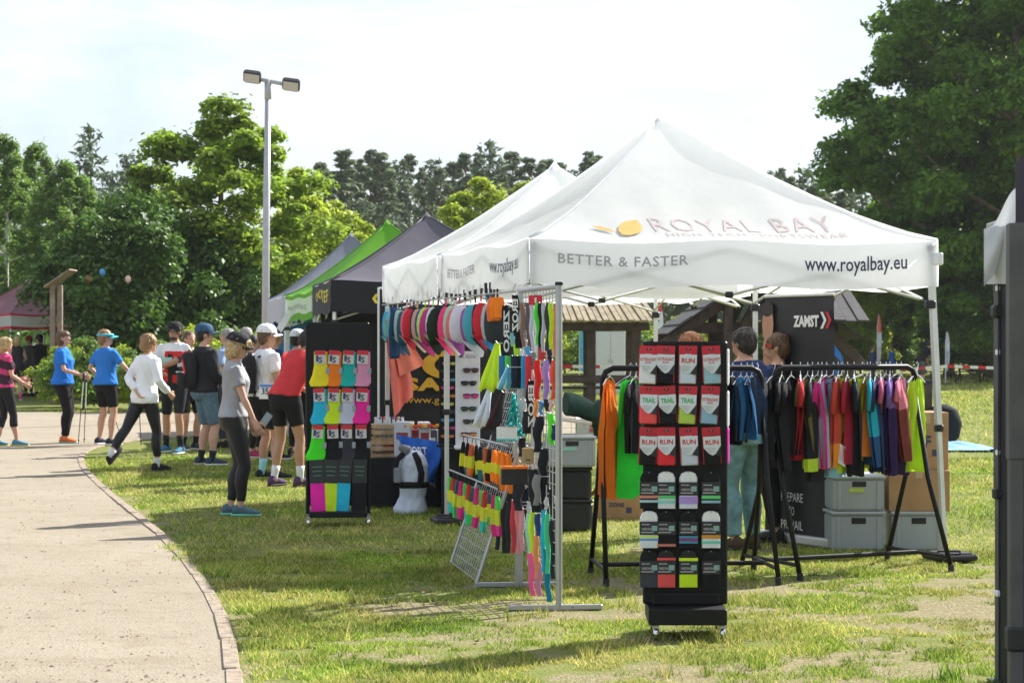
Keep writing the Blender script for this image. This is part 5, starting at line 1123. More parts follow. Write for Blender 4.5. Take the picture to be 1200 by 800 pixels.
# leaning grid with rows of short gloves / socks
B0, B1 = G(527,665), G(557,688); lean_v = Vector((.42, .10, 1.30))
lg = thing('gridwall', 'low wire grid leaning back under the rows of small yellow socks', 'display grid', B1, 0, 'steel display grids')
grid_panel(lg, 1, 1.0, .03, 14, 20, .0028, .011, fn=lambda u, z: (B0-B1)*u + lean_v*z)
bar = []
def small_sock(loc, cols3, label, group):
    o = thing('short_sock', label, 'socks', loc, R(random.uniform(-60,25)), group); h = random.uniform(.20, .26); o.rotation_euler[1] = R(random.uniform(-7, 7))
    a, b_ = -h*random.uniform(.30,.42), -h*random.uniform(.66,.76)
    for z0, z1, c, w, w2 in ((.01,a,cols3[0],.010,.020),(a+.004,b_,cols3[1],.021,.027),(b_+.004,-h,cols3[2],.026,.018)):
        soft([(-w2,z1),(w2*.9,z1-.006),(w2*.55+w*.5,z1*.5+z0*.5),(w,z0),(-w,z0),(-w2*.55-w*.5,z1*.5+z0*.5)], .03, 'band', fab(c), o, .8)
    MB().tube([(0,0,0),(0,0,.04),(.0,.02,.05)], .003, 5).build('loop', M_BLKPL, o)
for n_, x0, y0_, x1, y1_, Yr, pal, lb, gp in ((11, 543, 519, 596, 533, (13.4,12.7), [(K,(.62,.62,.03),K),(K,(.66,.62,.04),(.02,.16,.22)),((.5,.1,.04),(.6,.6,.04),(.80,.2,.03))], 'black and yellow ribbed short sock in the upper hanging row', 'upper row of short socks'), (13, 527, 560, 583, 583, (13.4,12.6), [((.1,.6,.1),(.6,.62,.04),(.75,.05,.25)),((.5,.05,.05),(.62,.62,.05),(.05,.5,.4)),((.05,.1,.1),(.6,.62,.04),(.05,.6,.12)),((.6,.04,.2),(.60,.62,.05),(.72,.04,.25))], 'green, yellow and pink short sock in the lower hanging row', 'lower row of short socks')):
    a_ = P(x0, y0_, Yr[0]); c_ = P(x1, y1_, Yr[1]); up_ = Vector((.0, .02, .055))
    MB().tube([a_+up_-B1, c_+up_-B1], .006, 6).build('hanging_rail', M_STEEL, lg)
    for i in range(n_):
        col3 = pal[i % len(pal)]
        if gp.startswith('upper') and i > 6: col3 = (ORANGE, (.6,.6,.04), ORANGE)
        l = lb if col3[0] != ORANGE else 'orange and yellow ribbed short sock in the upper hanging row'
        small_sock(a_.lerp(c_, i/(n_-1)) + Vector((0, random.uniform(-.03,.03), 0)), col3, l, gp)

# ---------------------------------------------------------------- caps along the tent edge
E0 = Vector((-.62-.05, 17.3, 0)); R0 = Vector((-1.36, 20.1, 0)); F0 = Vector((.02, 14.6, 0))
rail = thing('cap_rail', 'thin rail with black clips along the white tent edge, carrying the caps', 'rail', E0)
def railpt(px):
    if px <= 517: t = (px-449)/(517-449); q = R0.lerp(E0, t)
    else: t = (px-517)/(606-517); q = E0.lerp(F0, t)
    q = q.copy(); q.x = (px-600)/FPX*q.y; q.z = 1.975
    return q
MB().tube([railpt(448)-E0, railpt(517)-E0, railpt(604)-E0], .007, 6).build('bar', M_STEEL, rail)
for px in (455, 517, 600): q = railpt(px)-E0; MB().tube([q, q+Vector((.05,0,.10))], .004, 5).build('hanger_wire', M_STEEL, rail)
caps = [(452,(.08,.35,.60),(.3,.6,.62),'sky blue and mint'),(457,(.20,.52,.50),(.05,.2,.3),'teal'),(462,(.03,.05,.12),(.03,.08,.16),'navy'),(466,(.45,.58,.55),(.4,.45,.42),'pale mint'),(471,(.03,.12,.15),(.02,.06,.09),'petrol'),(477,(.75,.20,.30),(.7,.5,.5),'rose pink'),(481,(.65,.04,.06),(.5,.02,.04),'red'),(485,(.03,.05,.11),(.03,.04,.1),'midnight blue'),(489,(.70,.42,.28),(.68,.5,.3),'apricot'),(494,(.05,.10,.35),(.03,.05,.2),'cobalt'),(499,(.62,.75,.15),(.5,.72,.1),'lime'),(503,(.55,.06,.25),(.5,.05,.2),'raspberry'),(508,(.70,.72,.78),(.3,.7,.08),'white with green visor'),(514,(.02,.035,.02),(.02,.03,.02),'black-green'),(523,(.90,.08,.25),(.85,.07,.22),'hot pink'),(529,(.42,.68,.50),(.4,.62,.48),'mint green'),(534,(.78,.22,.22),(.75,.6,.58),'coral'),(539,(.70,.70,.78),(.35,.08,.32),'white with plum edge'),(545,(.40,.12,.36),(.7,.7,.75),'plum'),(551,(.10,.42,.52),(.6,.6,.6),'turquoise'),(557,(.02,.025,.03),(.02,.02,.025),'black'),(564,(.68,.04,.06),(.6,.03,.05),'bright red'),(570,(.50,.58,.60),(.1,.35,.6),'grey with blue visor'),(575,(.06,.07,.08),(.05,.28,.58),'dark grey with azure visor')]
M_CLIP = M_BLKPL
for px, c1, c2_, nm in caps:
    q = railpt(px); sz = random.uniform(1.16, 1.38); q.z += random.uniform(-.025, .01)
    o = thing('cap', '%s sports cap clipped in the row along the tent edge' % nm, 'cap', q, R(50 + random.uniform(-22, 22)), 'caps clipped along the tent edge')
    o.rotation_euler[1] = R(random.uniform(-6, 6)); b = MB(); n = 14                                   # crown hangs with its opening turned back, visor down
    V = []; F = []
    for j in range(7):
        ph = math.pi/2*j/6
        for i in range(n):
            t = 2*math.pi*i/n; r1 = math.cos(ph)**.75
            V.append((.075*math.cos(t)*r1, -.115*math.sin(ph)-.0, -.17+.12*math.sin(t)*r1))
    for j in range(6):
        for i in range(n): F.append((j*n+i, j*n+(i+1)%n, (j+1)*n+(i+1)%n, (j+1)*n+i))
    b.add(V, F); cr = b.build('crown', fabt(c1), o, True)
    v_ = MB()
    for zo in (0, .004): v_.grid(lambda u, v: Vector(((u-.5)*.15*(1-.3*v), -.02-.055*v*math.sin(math.pi*(.15+.7*u))+zo + .03*(abs(u-.5)*2)**2, -.282-.075*v*math.sin(math.pi*(.15+.7*u)) + .03*(abs(u-.5)*2)**2)), 8, 4)
    v_.build('visor', fab(c2_), o, True)
    MB().tube([(0,.0,-.045),(0,.002,.0)], .006, 5).build('back_strap', fab(c2_), o)
    MB().bbox((0,0,.03), (.012,.022,.075), .004).build('clip', M_CLIP, o); o.scale = (sz, sz, sz*1.06)
for px, c, nm, h in ((579,(.80,.20,.06),'orange running cap cloth at the near end of the cap row',.22),(583,ORANGE,'orange neck cloth hanging behind the cap row',.2),(463,(.02,.06,.14),'navy sports top hanging at the far end of the cap row',.55)):
    q = railpt(px) + Vector((0,-.03,0)); o = thing('neck_cloth', nm, 'cloth', q, R(40), 'cloths among the caps'); soft([(-.06,-h),(.055,-h*.98),(.075,-h*.5),(.05,-.03),(-.045,-.03),(-.075,-h*.5)], .05, 'fabric', fab(c), o, .8); MB().bbox((0,0,.0), (.012,.02,.07), .004).build('clip', M_CLIP, o)
# ---------------------------------------------------------------- under the rear white tent
bd = thing('backdrop', 'black fabric backdrop with yellow logo behind the goods tables', 'backdrop', (-.02, 20.25, 0), R(-3))
MB().grid(lambda u, v: Vector((-1.35+1.42*u, .02*math.sin(u*17), .02+2.12*v)), 40, 6).build('fabric', mat('black_backdrop', (.014,.014,.016), .75, var=.2), bd, True)
for x in (-1.36, .08): MB().tube([(x,.02,0),(x,.02,2.16)], .018, 8).build('pole', M_ALU, bd)
MB().tube([(-1.36,.02,2.15),(.08,.02,2.15)], .014, 8).build('cross_bar', M_ALU, bd)
INK_GO = plain((.62,.36,.03), .6)
lettering('SAFE', lambda x, y: Vector((-1.10+x, -.035, 1.10+y)), INK_GO, bd, .72, bold=.05, height=.125, space=1.1)
lettering('www.gala.cz', lambda x, y: Vector((-1.09+x, -.035, .965+y)), INK_GO, bd, .64, height=.075)
def ring(cx, cz, rx, rz, k, x_in=0):
    V = []; n = 32
    for i in range(n+1):
        t = math.radians(40) + math.radians(280)*i/n; V += [(cx+rx*math.cos(t), -.035, cz+rz*math.sin(t)), (cx+x_in+rx*k*math.cos(t), -.035, cz+rz*k*math.sin(t))]
    return V, [(2*i, 2*i+1, 2*i+3, 2*i+2) for i in range(n)]
MB().add(*ring(-.64, 1.36, .27, .145, .66, .04)).add([(-.60+.075*math.cos(t), -.035, 1.36+.045*math.sin(t)) for t in [i*.3927 for i in range(16)]], [tuple(range(16))]).build('logo', INK_GO, bd)
M_TCLOTH = mat('black_tablecloth', (.013,.013,.015), .9, var=.3, bump=.4, bscale=8)
def table(label, x0, x1, y0, y1, z, rz=0):
    o = thing('table', label, 'table', ((x0+x1)/2, (y0+y1)/2, 0), rz, 'cloth covered tables'); w_, d_ = x1-x0, y1-y0
    MB().bbox((0,0,z-.015), (w_,d_,.03), .005).build('table_top', M_TCLOTH, o)
    b = MB(); n = 60
    per = [(-w_/2+w_*t*1, -d_/2) for t in [i/20 for i in range(20)]] + [(w_/2, -d_/2+d_*t) for t in [i/10 for i in range(10)]] + [(w_/2-w_*t, d_/2) for t in [i/20 for i in range(20)]] + [(-w_/2, d_/2-d_*t) for t in [i/10 for i in range(10)]]
    V = []
    for zz, k in ((z-.004,1.006),(z*.5,1.01),(.015,1.02)):
        for i, (x, y) in enumerate(per): f = 1 + (.012*math.sin(i*1.9))*(1-zz/z); V.append((x*k*f, y*k*f, zz))
    m = len(per); b.add(V, [(r*m+i, r*m+(i+1)%m, (r+1)*m+(i+1)%m, (r+1)*m+i) for r in range(2) for i in range(m)]); b.build('skirt', M_TCLOTH, o, True)
    for sx in (-1, 1):
        for sy in (-1, 1): MB().tube([(sx*(w_/2-.05), sy*(d_/2-.05), 0), (sx*(w_/2-.05), sy*(d_/2-.05), z-.03)], .015, 6).build('leg', M_STEEL, o)
    return o
table('low table under a black cloth with the wooden crates', -1.50, -.72, 18.9, 20.1, .48, R(4))
table('longer black-clothed table carrying the sunglasses panel', -.66, .35, 18.0, 19.2, .62, R(2))
M_WOOD = mat('crate_wood', (.42,.28,.15), .75, var=.3, scale=12)
def wcrate(label, loc, sz, rz):
    o = thing('wooden_crate', label, 'crate', loc, rz, 'wooden crates on the low table'); w_, d_, h_ = sz
    for z in (.05, .5, .9):
        for sy in (-1, 1): MB().box((0, sy*d_/2, h_*z), (w_, .012, h_*.24)).build('slat', M_WOOD, o)
        for sx in (-1, 1): MB().box((sx*w_/2, 0, h_*z), (.012, d_-.014, h_*.24)).build('slat', M_WOOD, o)
    for sx in (-1, 1):
        for sy in (-1, 1): MB().box((sx*(w_/2-.02), sy*(d_/2-.02), h_*.5), (.022,.022,h_)).build('corner_post', M_WOOD, o)
    MB().box((0,0,.008), (w_-.02,d_-.02,.012)).build('floor', M_WOOD, o)
    return o
wcrate('upper wooden slatted crate full of bottles on the low black table', (-1.20,19.22,.64), (.34,.26,.15), R(4)); wcrate('lower wooden slatted crate with rolled cloths on the low black table', (-1.19,19.20,.485), (.40,.30,.15), R(4))
for i in range(14):
    x = -1.33+.043*(i % 7); y = 19.13+.12*(i//7); o = thing('bottle', 'small pale drinks bottle standing in the upper wooden crate', 'bottle', (x, y, .655), 0, 'bottles in the wooden crate')
    MB().tube([(0,0,0),(0,0,.13),(0,0,.16),(0,0,.19)], [.020,.020,.012,.011], 8).build('glass', plain((.5,.53,.52), .15), o, True); MB().tube([(0,0,.188),(0,0,.208)], .013, 8).build('cap', plain([(.6,.6,.6),(.1,.15,.3),(.5,.1,.1)][i % 3]), o)
for i, (c, nm) in enumerate([((.6,.55,.53),'pale'),((.5,.06,.08),'red'),((.10,.25,.18),'dark green')]):
    o = thing('rolled_cloth', '%s rolled cloth in the lower wooden crate' % nm, 'cloth', (-1.30+.10*i, 19.12-.0, .54+.0), 0, 'rolled cloths in the crate'); MB().tube([(-.045,0,.02),(0,0,.025),(.045,0,.02)], [.035,.04,.035], 10).build('roll', fab(c), o, True)
# blue sack draped over the table edge and the white bundle with a vest
bs = thing('draped_banner', 'blue cloth with white letters draped over the table edge', 'cloth', (-.86,17.9,0))
def bsp(u, v):
    a, b_, c, d = (464,507), (514,519), (512,572), (478,560)
    x = (a[0]*(1-u)+b_[0]*u)*(1-v) + (d[0]*(1-u)+c[0]*u)*v; y = (a[1]*(1-u)+b_[1]*u)*(1-v) + (d[1]*(1-u)+c[1]*u)*v
    return P(x + 3*math.sin(v*5), y + 5*math.sin(u*4+1)*(.3+v), 18.62 + .06*math.sin(u*9+v*4) - .10*v) - Vector((-.86,17.9,0))
MB().grid(bsp, 16, 12).build('fabric', fab((.03,.13,.50)), bs, True)
lettering('SPORT', lambda x, y: bsp(.08+x*2.2, .36-y*2.6) + Vector((0,-.03,0)), INK_W, bs, .26, bold=.02, height=.07)
MB().grid(lambda u, v: bsp(.62+.40*u, .80+.26*v+.06*u) + Vector((0,.03,0)), 5, 5).build('pale_lining', fab((.5,.55,.6)), bs, True)
wbd = thing('vest_dummy', 'white cloth bundle on the grass wearing a black running vest', 'mannequin', (*G(481,601)[:2], 0), R(-12))
b = MB(); b.loft([(Vector((.03*math.sin(z*4),0,z)), Vector((1,0,0)), Vector((0,1,0)), rx, ry) for z, rx, ry in ((0,.15,.12),(.04,.16,.13),(.15,.12,.10),(.30,.13,.11),(.45,.14,.11),(.53,.11,.09),(.58,.05,.05))], 18)
V, F = remesh(b, .014, 2, .006, 2.2); put('stuffed_cloth', V, F, fab((.62,.68,.80)), wbd)
b = MB()
for q in (-1, 1): b.tube([(q*.05,-.06,.56),(q*.10,-.10,.50),(q*.13,-.09,.38),(q*.12,-.10,.26)], .03, 8, flat=.6)
b.tube([(.125*math.cos(t)+.02, .105*math.sin(t), .27) for t in [i*math.pi/10 for i in range(21)]], .035, 8); b.build('vest', fab((.016,.016,.018)), wbd, True)
MB().bbox((-.04,-.06,.60), (.11,.07,.06), .015, Matrix.Rotation(.4,3,'Y')).build('grey_pocket', fab((.2,.2,.21)), wbd); MB().bbox((-.09,-.13,.36), (.07,.03,.14), .012).build('flask_pocket', fab((.25,.26,.28)), wbd)
# towel
tw = thing('towel', 'coral pink towel hanging from the tent leg under the caps', 'towel', (-1.25,19.7,0), R(8))
MB().grid(lambda u, v: Vector((-.03+.10*v+(.10+.14*v-.05*max(0,v-.8)*5)*u, .03*math.sin(u*12+v*2), 1.82-.02*u-.98*v*(1-.28*u*(1-abs(1-2*u)*.2)))), 18, 16).build('cloth', fab((.80,.20,.15)), tw, True)
MB().grid(lambda u, v: Vector((.02+.10*v+(.08+.18*v)*u, -.04+.02*math.sin(u*9), 1.80-.55*v+.12*u*v)), 10, 10).build('fold', fab((.85,.24,.16)), tw, True)
# clutter on the longer table
for i, (px, py, w_, h_, c, nm) in enumerate([(474,500,20,8,(.55,.57,.62),'pale grey'),(497,500,14,7,(.62,.62,.64),'white'),(488,510,10,8,(.45,.06,.05),'dark red'),(506,510,14,8,(.06,.06,.07),'black'),(463,512,10,6,(.3,.3,.32),'silver')]):
    q = P(px, py, 18.3); s_ = 18.3/FPX; o = thing('goods_box', '%s goods box standing on the low black table' % nm, 'box', (q.x*19.15/18.3, 19.08+.04*i, .485), R(random.uniform(-10,10)), 'goods boxes on the table'); hh = max(.06, q.z+h_*s_*.5-.50)
    MB().bbox((0,0,hh/2), (w_*s_,.2,hh), .006).build('carton', plain(c), o); MB().box((0,-.102,hh*.6), (w_*s_*.7,.003,hh*.2)).build('print', plain((.3,.05,.05) if c[0] > .5 else (.6,.6,.6)), o)
for i in range(9):
    o = thing('gel_sachet', 'orange and yellow energy sachet lying on the goods boxes', 'sachet', (-1.02+.045*i, 19.0, .78+.01*(i % 2)), R(20*i), 'energy sachets'); soft([(-.03,-.012),(.03,-.012),(.032,.012),(-.03,.014)], .05, 'foil', plain([(.85,.2,.03),(.8,.5,.04),(.75,.06,.04)][i % 3], .3), o)
# sunglasses panel
sg = thing('sunglasses_display', 'tall white display board with rows of sunglasses', 'display board', (-.405, 17.95, .62), R(4))
MB().bbox((0,0,.44), (.225,.03,.90), .006).build('board', plain((.70,.70,.76)), sg); MB().bbox((0,.04,.012), (.24,.2,.022), .004).build('foot', M_WHITE, sg)
lettering('GOG', lambda x, y: Vector((-.02+x, -.019, .83+y)), INK_DK, sg, .09, bold=.0); MB().prism([(-.085,.835),(-.07,.86),(-.035,.855),(-.055,.845),(-.035,.835)], -.02, -.018).build('logo', INK_DK, sg)
def glasses(loc, c, label):
    o = thing('sunglasses', label, 'sunglasses', loc, R(4), 'sunglasses on the white board')
    for q in (-1, 1):
        MB().ell((q*.036,0,0), (.034,.010,.021), 12, 8).build('lens', plain(c, .15), o, True); MB().tube([(q*.066,0,.008),(q*.072,.03,.006),(q*.074,.05,.0)], .004, 5).build('temple', M_BLKPL, o)
    MB().tube([(-.072,-.002,.015),(-.03,-.008,.02),(0,-.008,.012),(.03,-.008,.02),(.072,-.002,.015)], .006, 6).build('frame', M_BLKPL, o, True)
for i, (c, nm) in enumerate([((.10,.04,.05),'dark plum'),((.03,.03,.035),'black'),((.65,.05,.30),'magenta'),((.04,.08,.05),'dark green'),((.06,.05,.05),'smoke grey'),((.65,.22,.05),'orange mirrored')]): glasses((-.405+.03-.02*(i % 2), 17.92, 1.335-.117*i), c, '%s sunglasses on the white display board' % nm)
sr = thing('eyewear_rack', 'dark narrow rack of colourful glasses beside the white board', 'rack', (-.60, 18.25, .62), R(0)); MB().bbox((0,.03,.42), (.16,.03,.84), .005).build('panel', M_BLK, sr); MB().bbox((0,.04,.012), (.2,.18,.022), .004).build('foot', M_BLK, sr)
for i in range(10):
    o = thing('sunglasses', 'small colourful sunglasses on the dark rack', 'sunglasses', (-.60+.015*(i % 2), 18.25, .72+.075*i), 0, 'sunglasses on the dark rack'); c = [(.6,.2,.03),(.55,.05,.25),(.1,.3,.45),(.05,.05,.05),(.5,.45,.1)][i % 5]
    for q in (-1, 1): MB().ell((q*.032,-.0,0), (.03,.012,.018), 10, 6).build('lens', plain(c, .2), o, True)
    MB().tube([(-.064,0,.012),(0,-.01,.012),(.064,0,.012)], .005, 5).build('frame', M_BLKPL, o)

# ---------------------------------------------------------------- clothes racks
def rack(label, a, b, depth=.38, z=1.42):
    o = thing('clothes_rack', label, 'clothes rack', (a+b)/2, math.atan2((b-a).y, (b-a).x), 'black tube clothes racks'); L_ = (b-a).length/2
    top = [(-L_, 0, z-.20), (-L_, 0, z-.07), (-L_+.02, 0, z-.025), (-L_+.07, 0, z), (L_-.07, 0, z), (L_-.02, 0, z-.025), (L_, 0, z-.07), (L_, 0, z-.20)]
    MB().tube(top, .020, 10).build('top_rail', M_BLK, o, True)
    for sx in (-1, 1):
        for sy in (-1, 1):
            MB().tube([(sx*L_, 0, z-.16), (sx*(L_+.015), sy*depth*.35, z*.45), (sx*(L_+.03), sy*depth, .03)], .017, 10).build('leg', M_BLK, o, True); MB().tube([(sx*(L_+.03), sy*depth, 0), (sx*(L_+.03), sy*depth, .05)], .022, 8).build('rubber_foot', M_RUB, o)
        MB().tube([(sx*(L_+.028), -depth*.93, .10), (sx*(L_+.028), depth*.93, .10)], .014, 8).build('cross_brace', M_BLK, o)
    MB().tube([(-L_-.028, .02, .10), (L_+.028, .02, .10)], .016, 8).build('bottom_rail', M_BLK, o)
    return o
ra, rb_ = Vector((.61,13.2,0)), Vector((1.69,13.3,0)); rc, rd = Vector((1.80,13.5,0)), Vector((2.87,13.98,0))
rack('black tube clothes rack behind the sock stand', ra, rb_); rack('black tube clothes rack crowded with bright shirts', rc, rd)
def garment(px, a, b, rot, Lg, Wd, kind, col, label, group, cuff=None, zr=1.42, mesh2=None):
    t = 0
    for _ in range(3):
        Y = a.y + (b.y-a.y)*t; x = (px-600)/FPX*Y; t = (x-a.x)/(b.x-a.x)
    q = a.lerp(b, t); o = thing('garment', label, 'clothing', (q.x, q.y, zr+.022), R(rot), group)
    hb = MB(); hb.tube([(0,0,0),(.012,0,.014),(.022,0,.0),(.012,0,-.03),(0,0,-.075)], .0028, 5); hb.tube([(-Wd*.40,0,-.135),(-Wd*.2,0,-.095),(0,0,-.075),(Wd*.2,0,-.095),(Wd*.40,0,-.135)], .006, 5); hb.build('hanger', M_CHROME, o)
    sd_ = random.random()*6; top = -.085
    if kind == 'shorts': prof = lambda v: .40+.10*v; 
    elif kind == 'tank': prof = lambda v: .24+.5*max(0, v-.0)**.5*.34 if v < .38 else .42+.05*v
    else: prof = lambda v: .46 if v < .3 else .44+.05*v
    tw_ = R(random.uniform(-22, 22)); dx_ = random.uniform(-.03, .03)
    def sheet(sgn):
        def fn(u, v):
            w_ = Wd*prof(v); x = (u-.5)*2*w_
            if kind == 'tank' and v < .3: pass
            y = sgn*(.012+.03*math.sin(math.pi*u)*min(1, v*3)) + .024*math.sin(u*11+sd_+v*1.5)*min(1, v*2.2) + .008*math.sin(u*23+sd_)
            sh = .045*(abs(u-.5)*2)**1.5 if kind != 'shorts' else 0
            neck = (.055 if sgn < 0 else .02)*max(0, 1-abs(u-.5)*5)*(1-v)**4 if kind != 'shorts' else 0
            x, y = x*math.cos(tw_*v) - y*math.sin(tw_*v) + dx_*v, x*math.sin(tw_*v) + y*math.cos(tw_*v)
            return Vector((x, y, top - sh*(1-v) - neck - Lg*v*(1+.015*math.sin(u*9+sd_))))
        return fn
    bm_ = MB(); nv = 14
    bm_.grid(sheet(-1), 14, nv); bm_.grid(sheet(1), 14, nv)
    if cuff:
        for i in range(len(bm_.f)):
            if (i//14) % nv >= nv*cuff[0]: bm_.m[i] = 1
    bm_.build('fabric', [fabt(col), fabt(cuff[1])] if cuff else fabt(col), o, True)
    if kind == 'tee':
        for sx in (-1, 1): MB().tube([(sx*Wd*.40,0,top-.05),(sx*Wd*.50,.0,top-.12),(sx*Wd*(.50+.06*random.random()),.01,top-.18-.10*random.random())], [.04,.055+.015*random.random(),.05], 10, flat=.35).build('sleeve', fabt(mesh2 or col), o, True)
    return o
GR2 = 'clothes on the crowded rack'; GR1 = 'clothes on the rack behind the sock stand'
GROT = [62,70,66,78,60,74,52,70,58,48,76,40,66,80,22,60,72,66,78,58,70,50,74,30]
g2 = [(907,60,.58,.36,'tee',(.014,.014,.016),'black',None),(916,64,.62,.36,'tee',(.018,.018,.02),'charcoal black',None),(927,66,.52,.34,'tee',(.013,.013,.016),'jet black',None),(938,66,.55,.34,'tee',(.60,.04,.05),'red',None),(946,70,.50,.34,'tee',(.16,.15,.05),'olive',None),(952,70,.62,.34,'tee',(.02,.02,.022),'black piped',(.8,(.55,.75,.05))),(958,66,.72,.32,'tank',(.30,.55,.04),'lime and black',(.35,(.03,.03,.035))),(963,66,.60,.32,'tank',(.55,.50,.68),'lilac',None),(968,62,.68,.33,'tee',(.75,.05,.28),'magenta',None),(976,60,.66,.33,'tank',(.30,.55,.72),'pale blue',None),(982,68,.60,.33,'tee',(.62,.08,.05),'brick red',(.65,(.85,.3,.03))),(986,60,.64,.34,'tank',(.60,.82,.04),'neon yellow racer-back',None),(993,64,.60,.33,'tee',(.45,.03,.06),'dark crimson',None),(1001,70,.66,.34,'tee',(.03,.035,.04),'graphite',None),(1010,45,.66,.34,'tee',(.62,.85,.04),'neon yellow short-sleeved',None),(1016,66,.58,.33,'tank',(.85,.25,.04),'orange',None),(1020,64,.60,.33,'tee',(.03,.45,.58),'turquoise',(.6,(.03,.10,.25))),(1027,66,.70,.34,'tee',(.03,.05,.14),'navy',None),(1032,70,.62,.33,'tee',(.55,.14,.25),'dusky pink and black',(.3,(.02,.02,.025))),(1038,66,.58,.33,'tank',(.06,.02,.05),'dark berry',None),(1043,62,.66,.34,'tee',(.22,.14,.42),'violet',(.25,(.04,.02,.09))),(1050,66,.66,.34,'tee',(.05,.03,.10),'deep purple',None),(1056,64,.60,.33,'tee',(.70,.22,.30),'salmon pink',(.35,(.22,.05,.04))),(1074,35,.66,.22,'tank',(.62,.88,.05),'fluorescent yellow singlet at the rail end',None)]
for (px, rot, Lg, Wd, kd, c, nm, cf), rot in zip(g2, GROT): garment(px, rc, rd, rot+random.uniform(-4,8), Lg*random.uniform(.94,1.06), Wd, kd, c, '%s sports top hanging on the crowded clothes rack' % nm, GR2, cf)
g1 = [(714,62,.80,.30,'tank',(.85,.22,.02),'orange tank top',None),(738,38,.80,.32,'tank',(.05,.78,.07),'neon green tank top',None),(745,66,.5,.3,'tee',(.02,.02,.022),'small black top',None),(852,60,.42,.34,'shorts',K,'black shorts',None),(858,55,.45,.34,'shorts',(.016,.016,.018),'black shorts with white print',None),(868,64,.43,.34,'shorts',(.02,.02,.024),'charcoal shorts',None),(875,58,.42,.34,'shorts',(.03,.16,.36),'blue shorts',None),(881,62,.42,.34,'shorts',(.03,.13,.30),'deep blue shorts',None),(887,60,.44,.36,'shorts',(.025,.045,.09),'navy shorts',(.85,(.3,.5,.62)))]
for px, rot, Lg, Wd, kd, c, nm, cf in g1:
    o = garment(px, ra, rb_, rot+random.uniform(-5,5), Lg, Wd, kd, c, nm + ' hanging on the rack behind the sock stand', GR1, cf)
    if 'print' in nm:
        V, F, W_ = textgeo('YOP', .02); MB().add([(-.10+y*.04, -.062, -.36-x*.10/W_*1.0) for x, y in V], F).build('lettering', INK_W, o)
o = thing('paper_tag', 'white paper tag dangling from the crowded rack', 'tag', (2.27,13.60,.62), R(20)); MB().grid(lambda u, v: Vector(((u-.5)*.09, .01*math.sin(v*3), .30-.14*v-.05*u)), 3, 4).build('paper', INK_W, o); MB().tube([(0,0,.28),(0,0,.50)], .0015, 4).build('string', M_BLKPL, o)
# banner
bn_ = thing('rollup_banner', 'black roll-up banner with white brand lettering beside the rack', 'banner', (2.27, 15.55, 0), math.atan2(-.78, .44))
MB().grid(lambda u, v: Vector((-.44+.88*u, .012*math.sin(v*3), .07+1.89*v)), 8, 12).build('fabric', mat('banner_print', (.016,.017,.022), .45, var=.25, scale=3), bn_, True)
MB().bbox((0,.0,.04), (.92,.12,.07), .012).build('base', M_ALU, bn_); MB().tube([(0,.05,.05),(0,.04,1.96)], .012, 8).build('pole', M_ALU, bn_); MB().bbox((0,0,1.965), (.89,.025,.025), .006).build('top_bar', M_ALU, bn_)
lettering('ZAMST', lambda x, y: Vector((-.04+x, -.02, 1.72+y)), INK_W, bn_, .32, bold=.05, height=.085)
for i in range(2): MB().prism([(.30+.06*i,1.70),(.33+.06*i,1.70),(.375+.06*i,1.765),(.33+.06*i,1.83),(.30+.06*i,1.83),(.345+.06*i,1.765)], -.021, -.019).build('chevron', INK_W if i == 0 else INK_R, bn_)
for i, wd in enumerate(('PREPARE', 'TO', 'PREVAIL')): lettering(wd, lambda x, y, i=i: Vector((-.20+(.10 if i == 1 else 0)+x, -.02, .33-.11*i+y)), INK_W, bn_, (.28,.07,.28)[i], height=.075)
MB().add([(-.38+.075*math.cos(t), -.018, 1.74+.15*math.sin(t)) for t in [i*.3927 for i in range(16)]], [tuple(range(16))]).build('printed_face', SKIN2, bn_); MB().prism([(-.44,1.40),(-.22,1.40),(-.25,1.55),(-.33,1.63),(-.42,1.62),(-.44,1.6)], -.019, -.016).build('printed_shoulder', SKIN2, bn_); MB().add([(-.385+.08*math.cos(t), -.0195, 1.86+.06*math.sin(t)) for t in [i*.3927 for i in range(16)]], [tuple(range(16))]).build('printed_hair', EYE, bn_)
# storage boxes
M_GREYPL = mat('grey_plastic_crate', (.36,.38,.39), .5, var=.06, scale=4); M_CARD = mat('cardboard', (.40,.235,.115), .85, var=.14, scale=5)
def pcrate(label, loc, w_, d_, h_, rz=0, m=None, lid=False, lab=False):
    m = m or M_GREYPL; o = thing('storage_crate', label, 'crate', loc, rz, 'stackable plastic crates')
    b = MB(); b.bbox((0,0,h_*.46), (w_*.95,d_*.95,h_*.90), .02); b.build('tub', m, o); MB().bbox((0,0,h_*.955), (w_,d_,h_*.09), .01).build('rim', m, o)
    for sx in (-1, 1): MB().bbox((sx*w_*.36,-d_*.478,h_*.45), (.03,.014,h_*.8), .004).build('rib', m, o)
    MB().bbox((0,-d_*.476,h_*.77), (w_*.26,.012,h_*.15), .005).build('handle_hole', M_RUB, o)
    if lab: MB().box((-.02,-d_*.484,h_*.6), (w_*.28,.003,.03)).build('sticker', plain(lab), o)
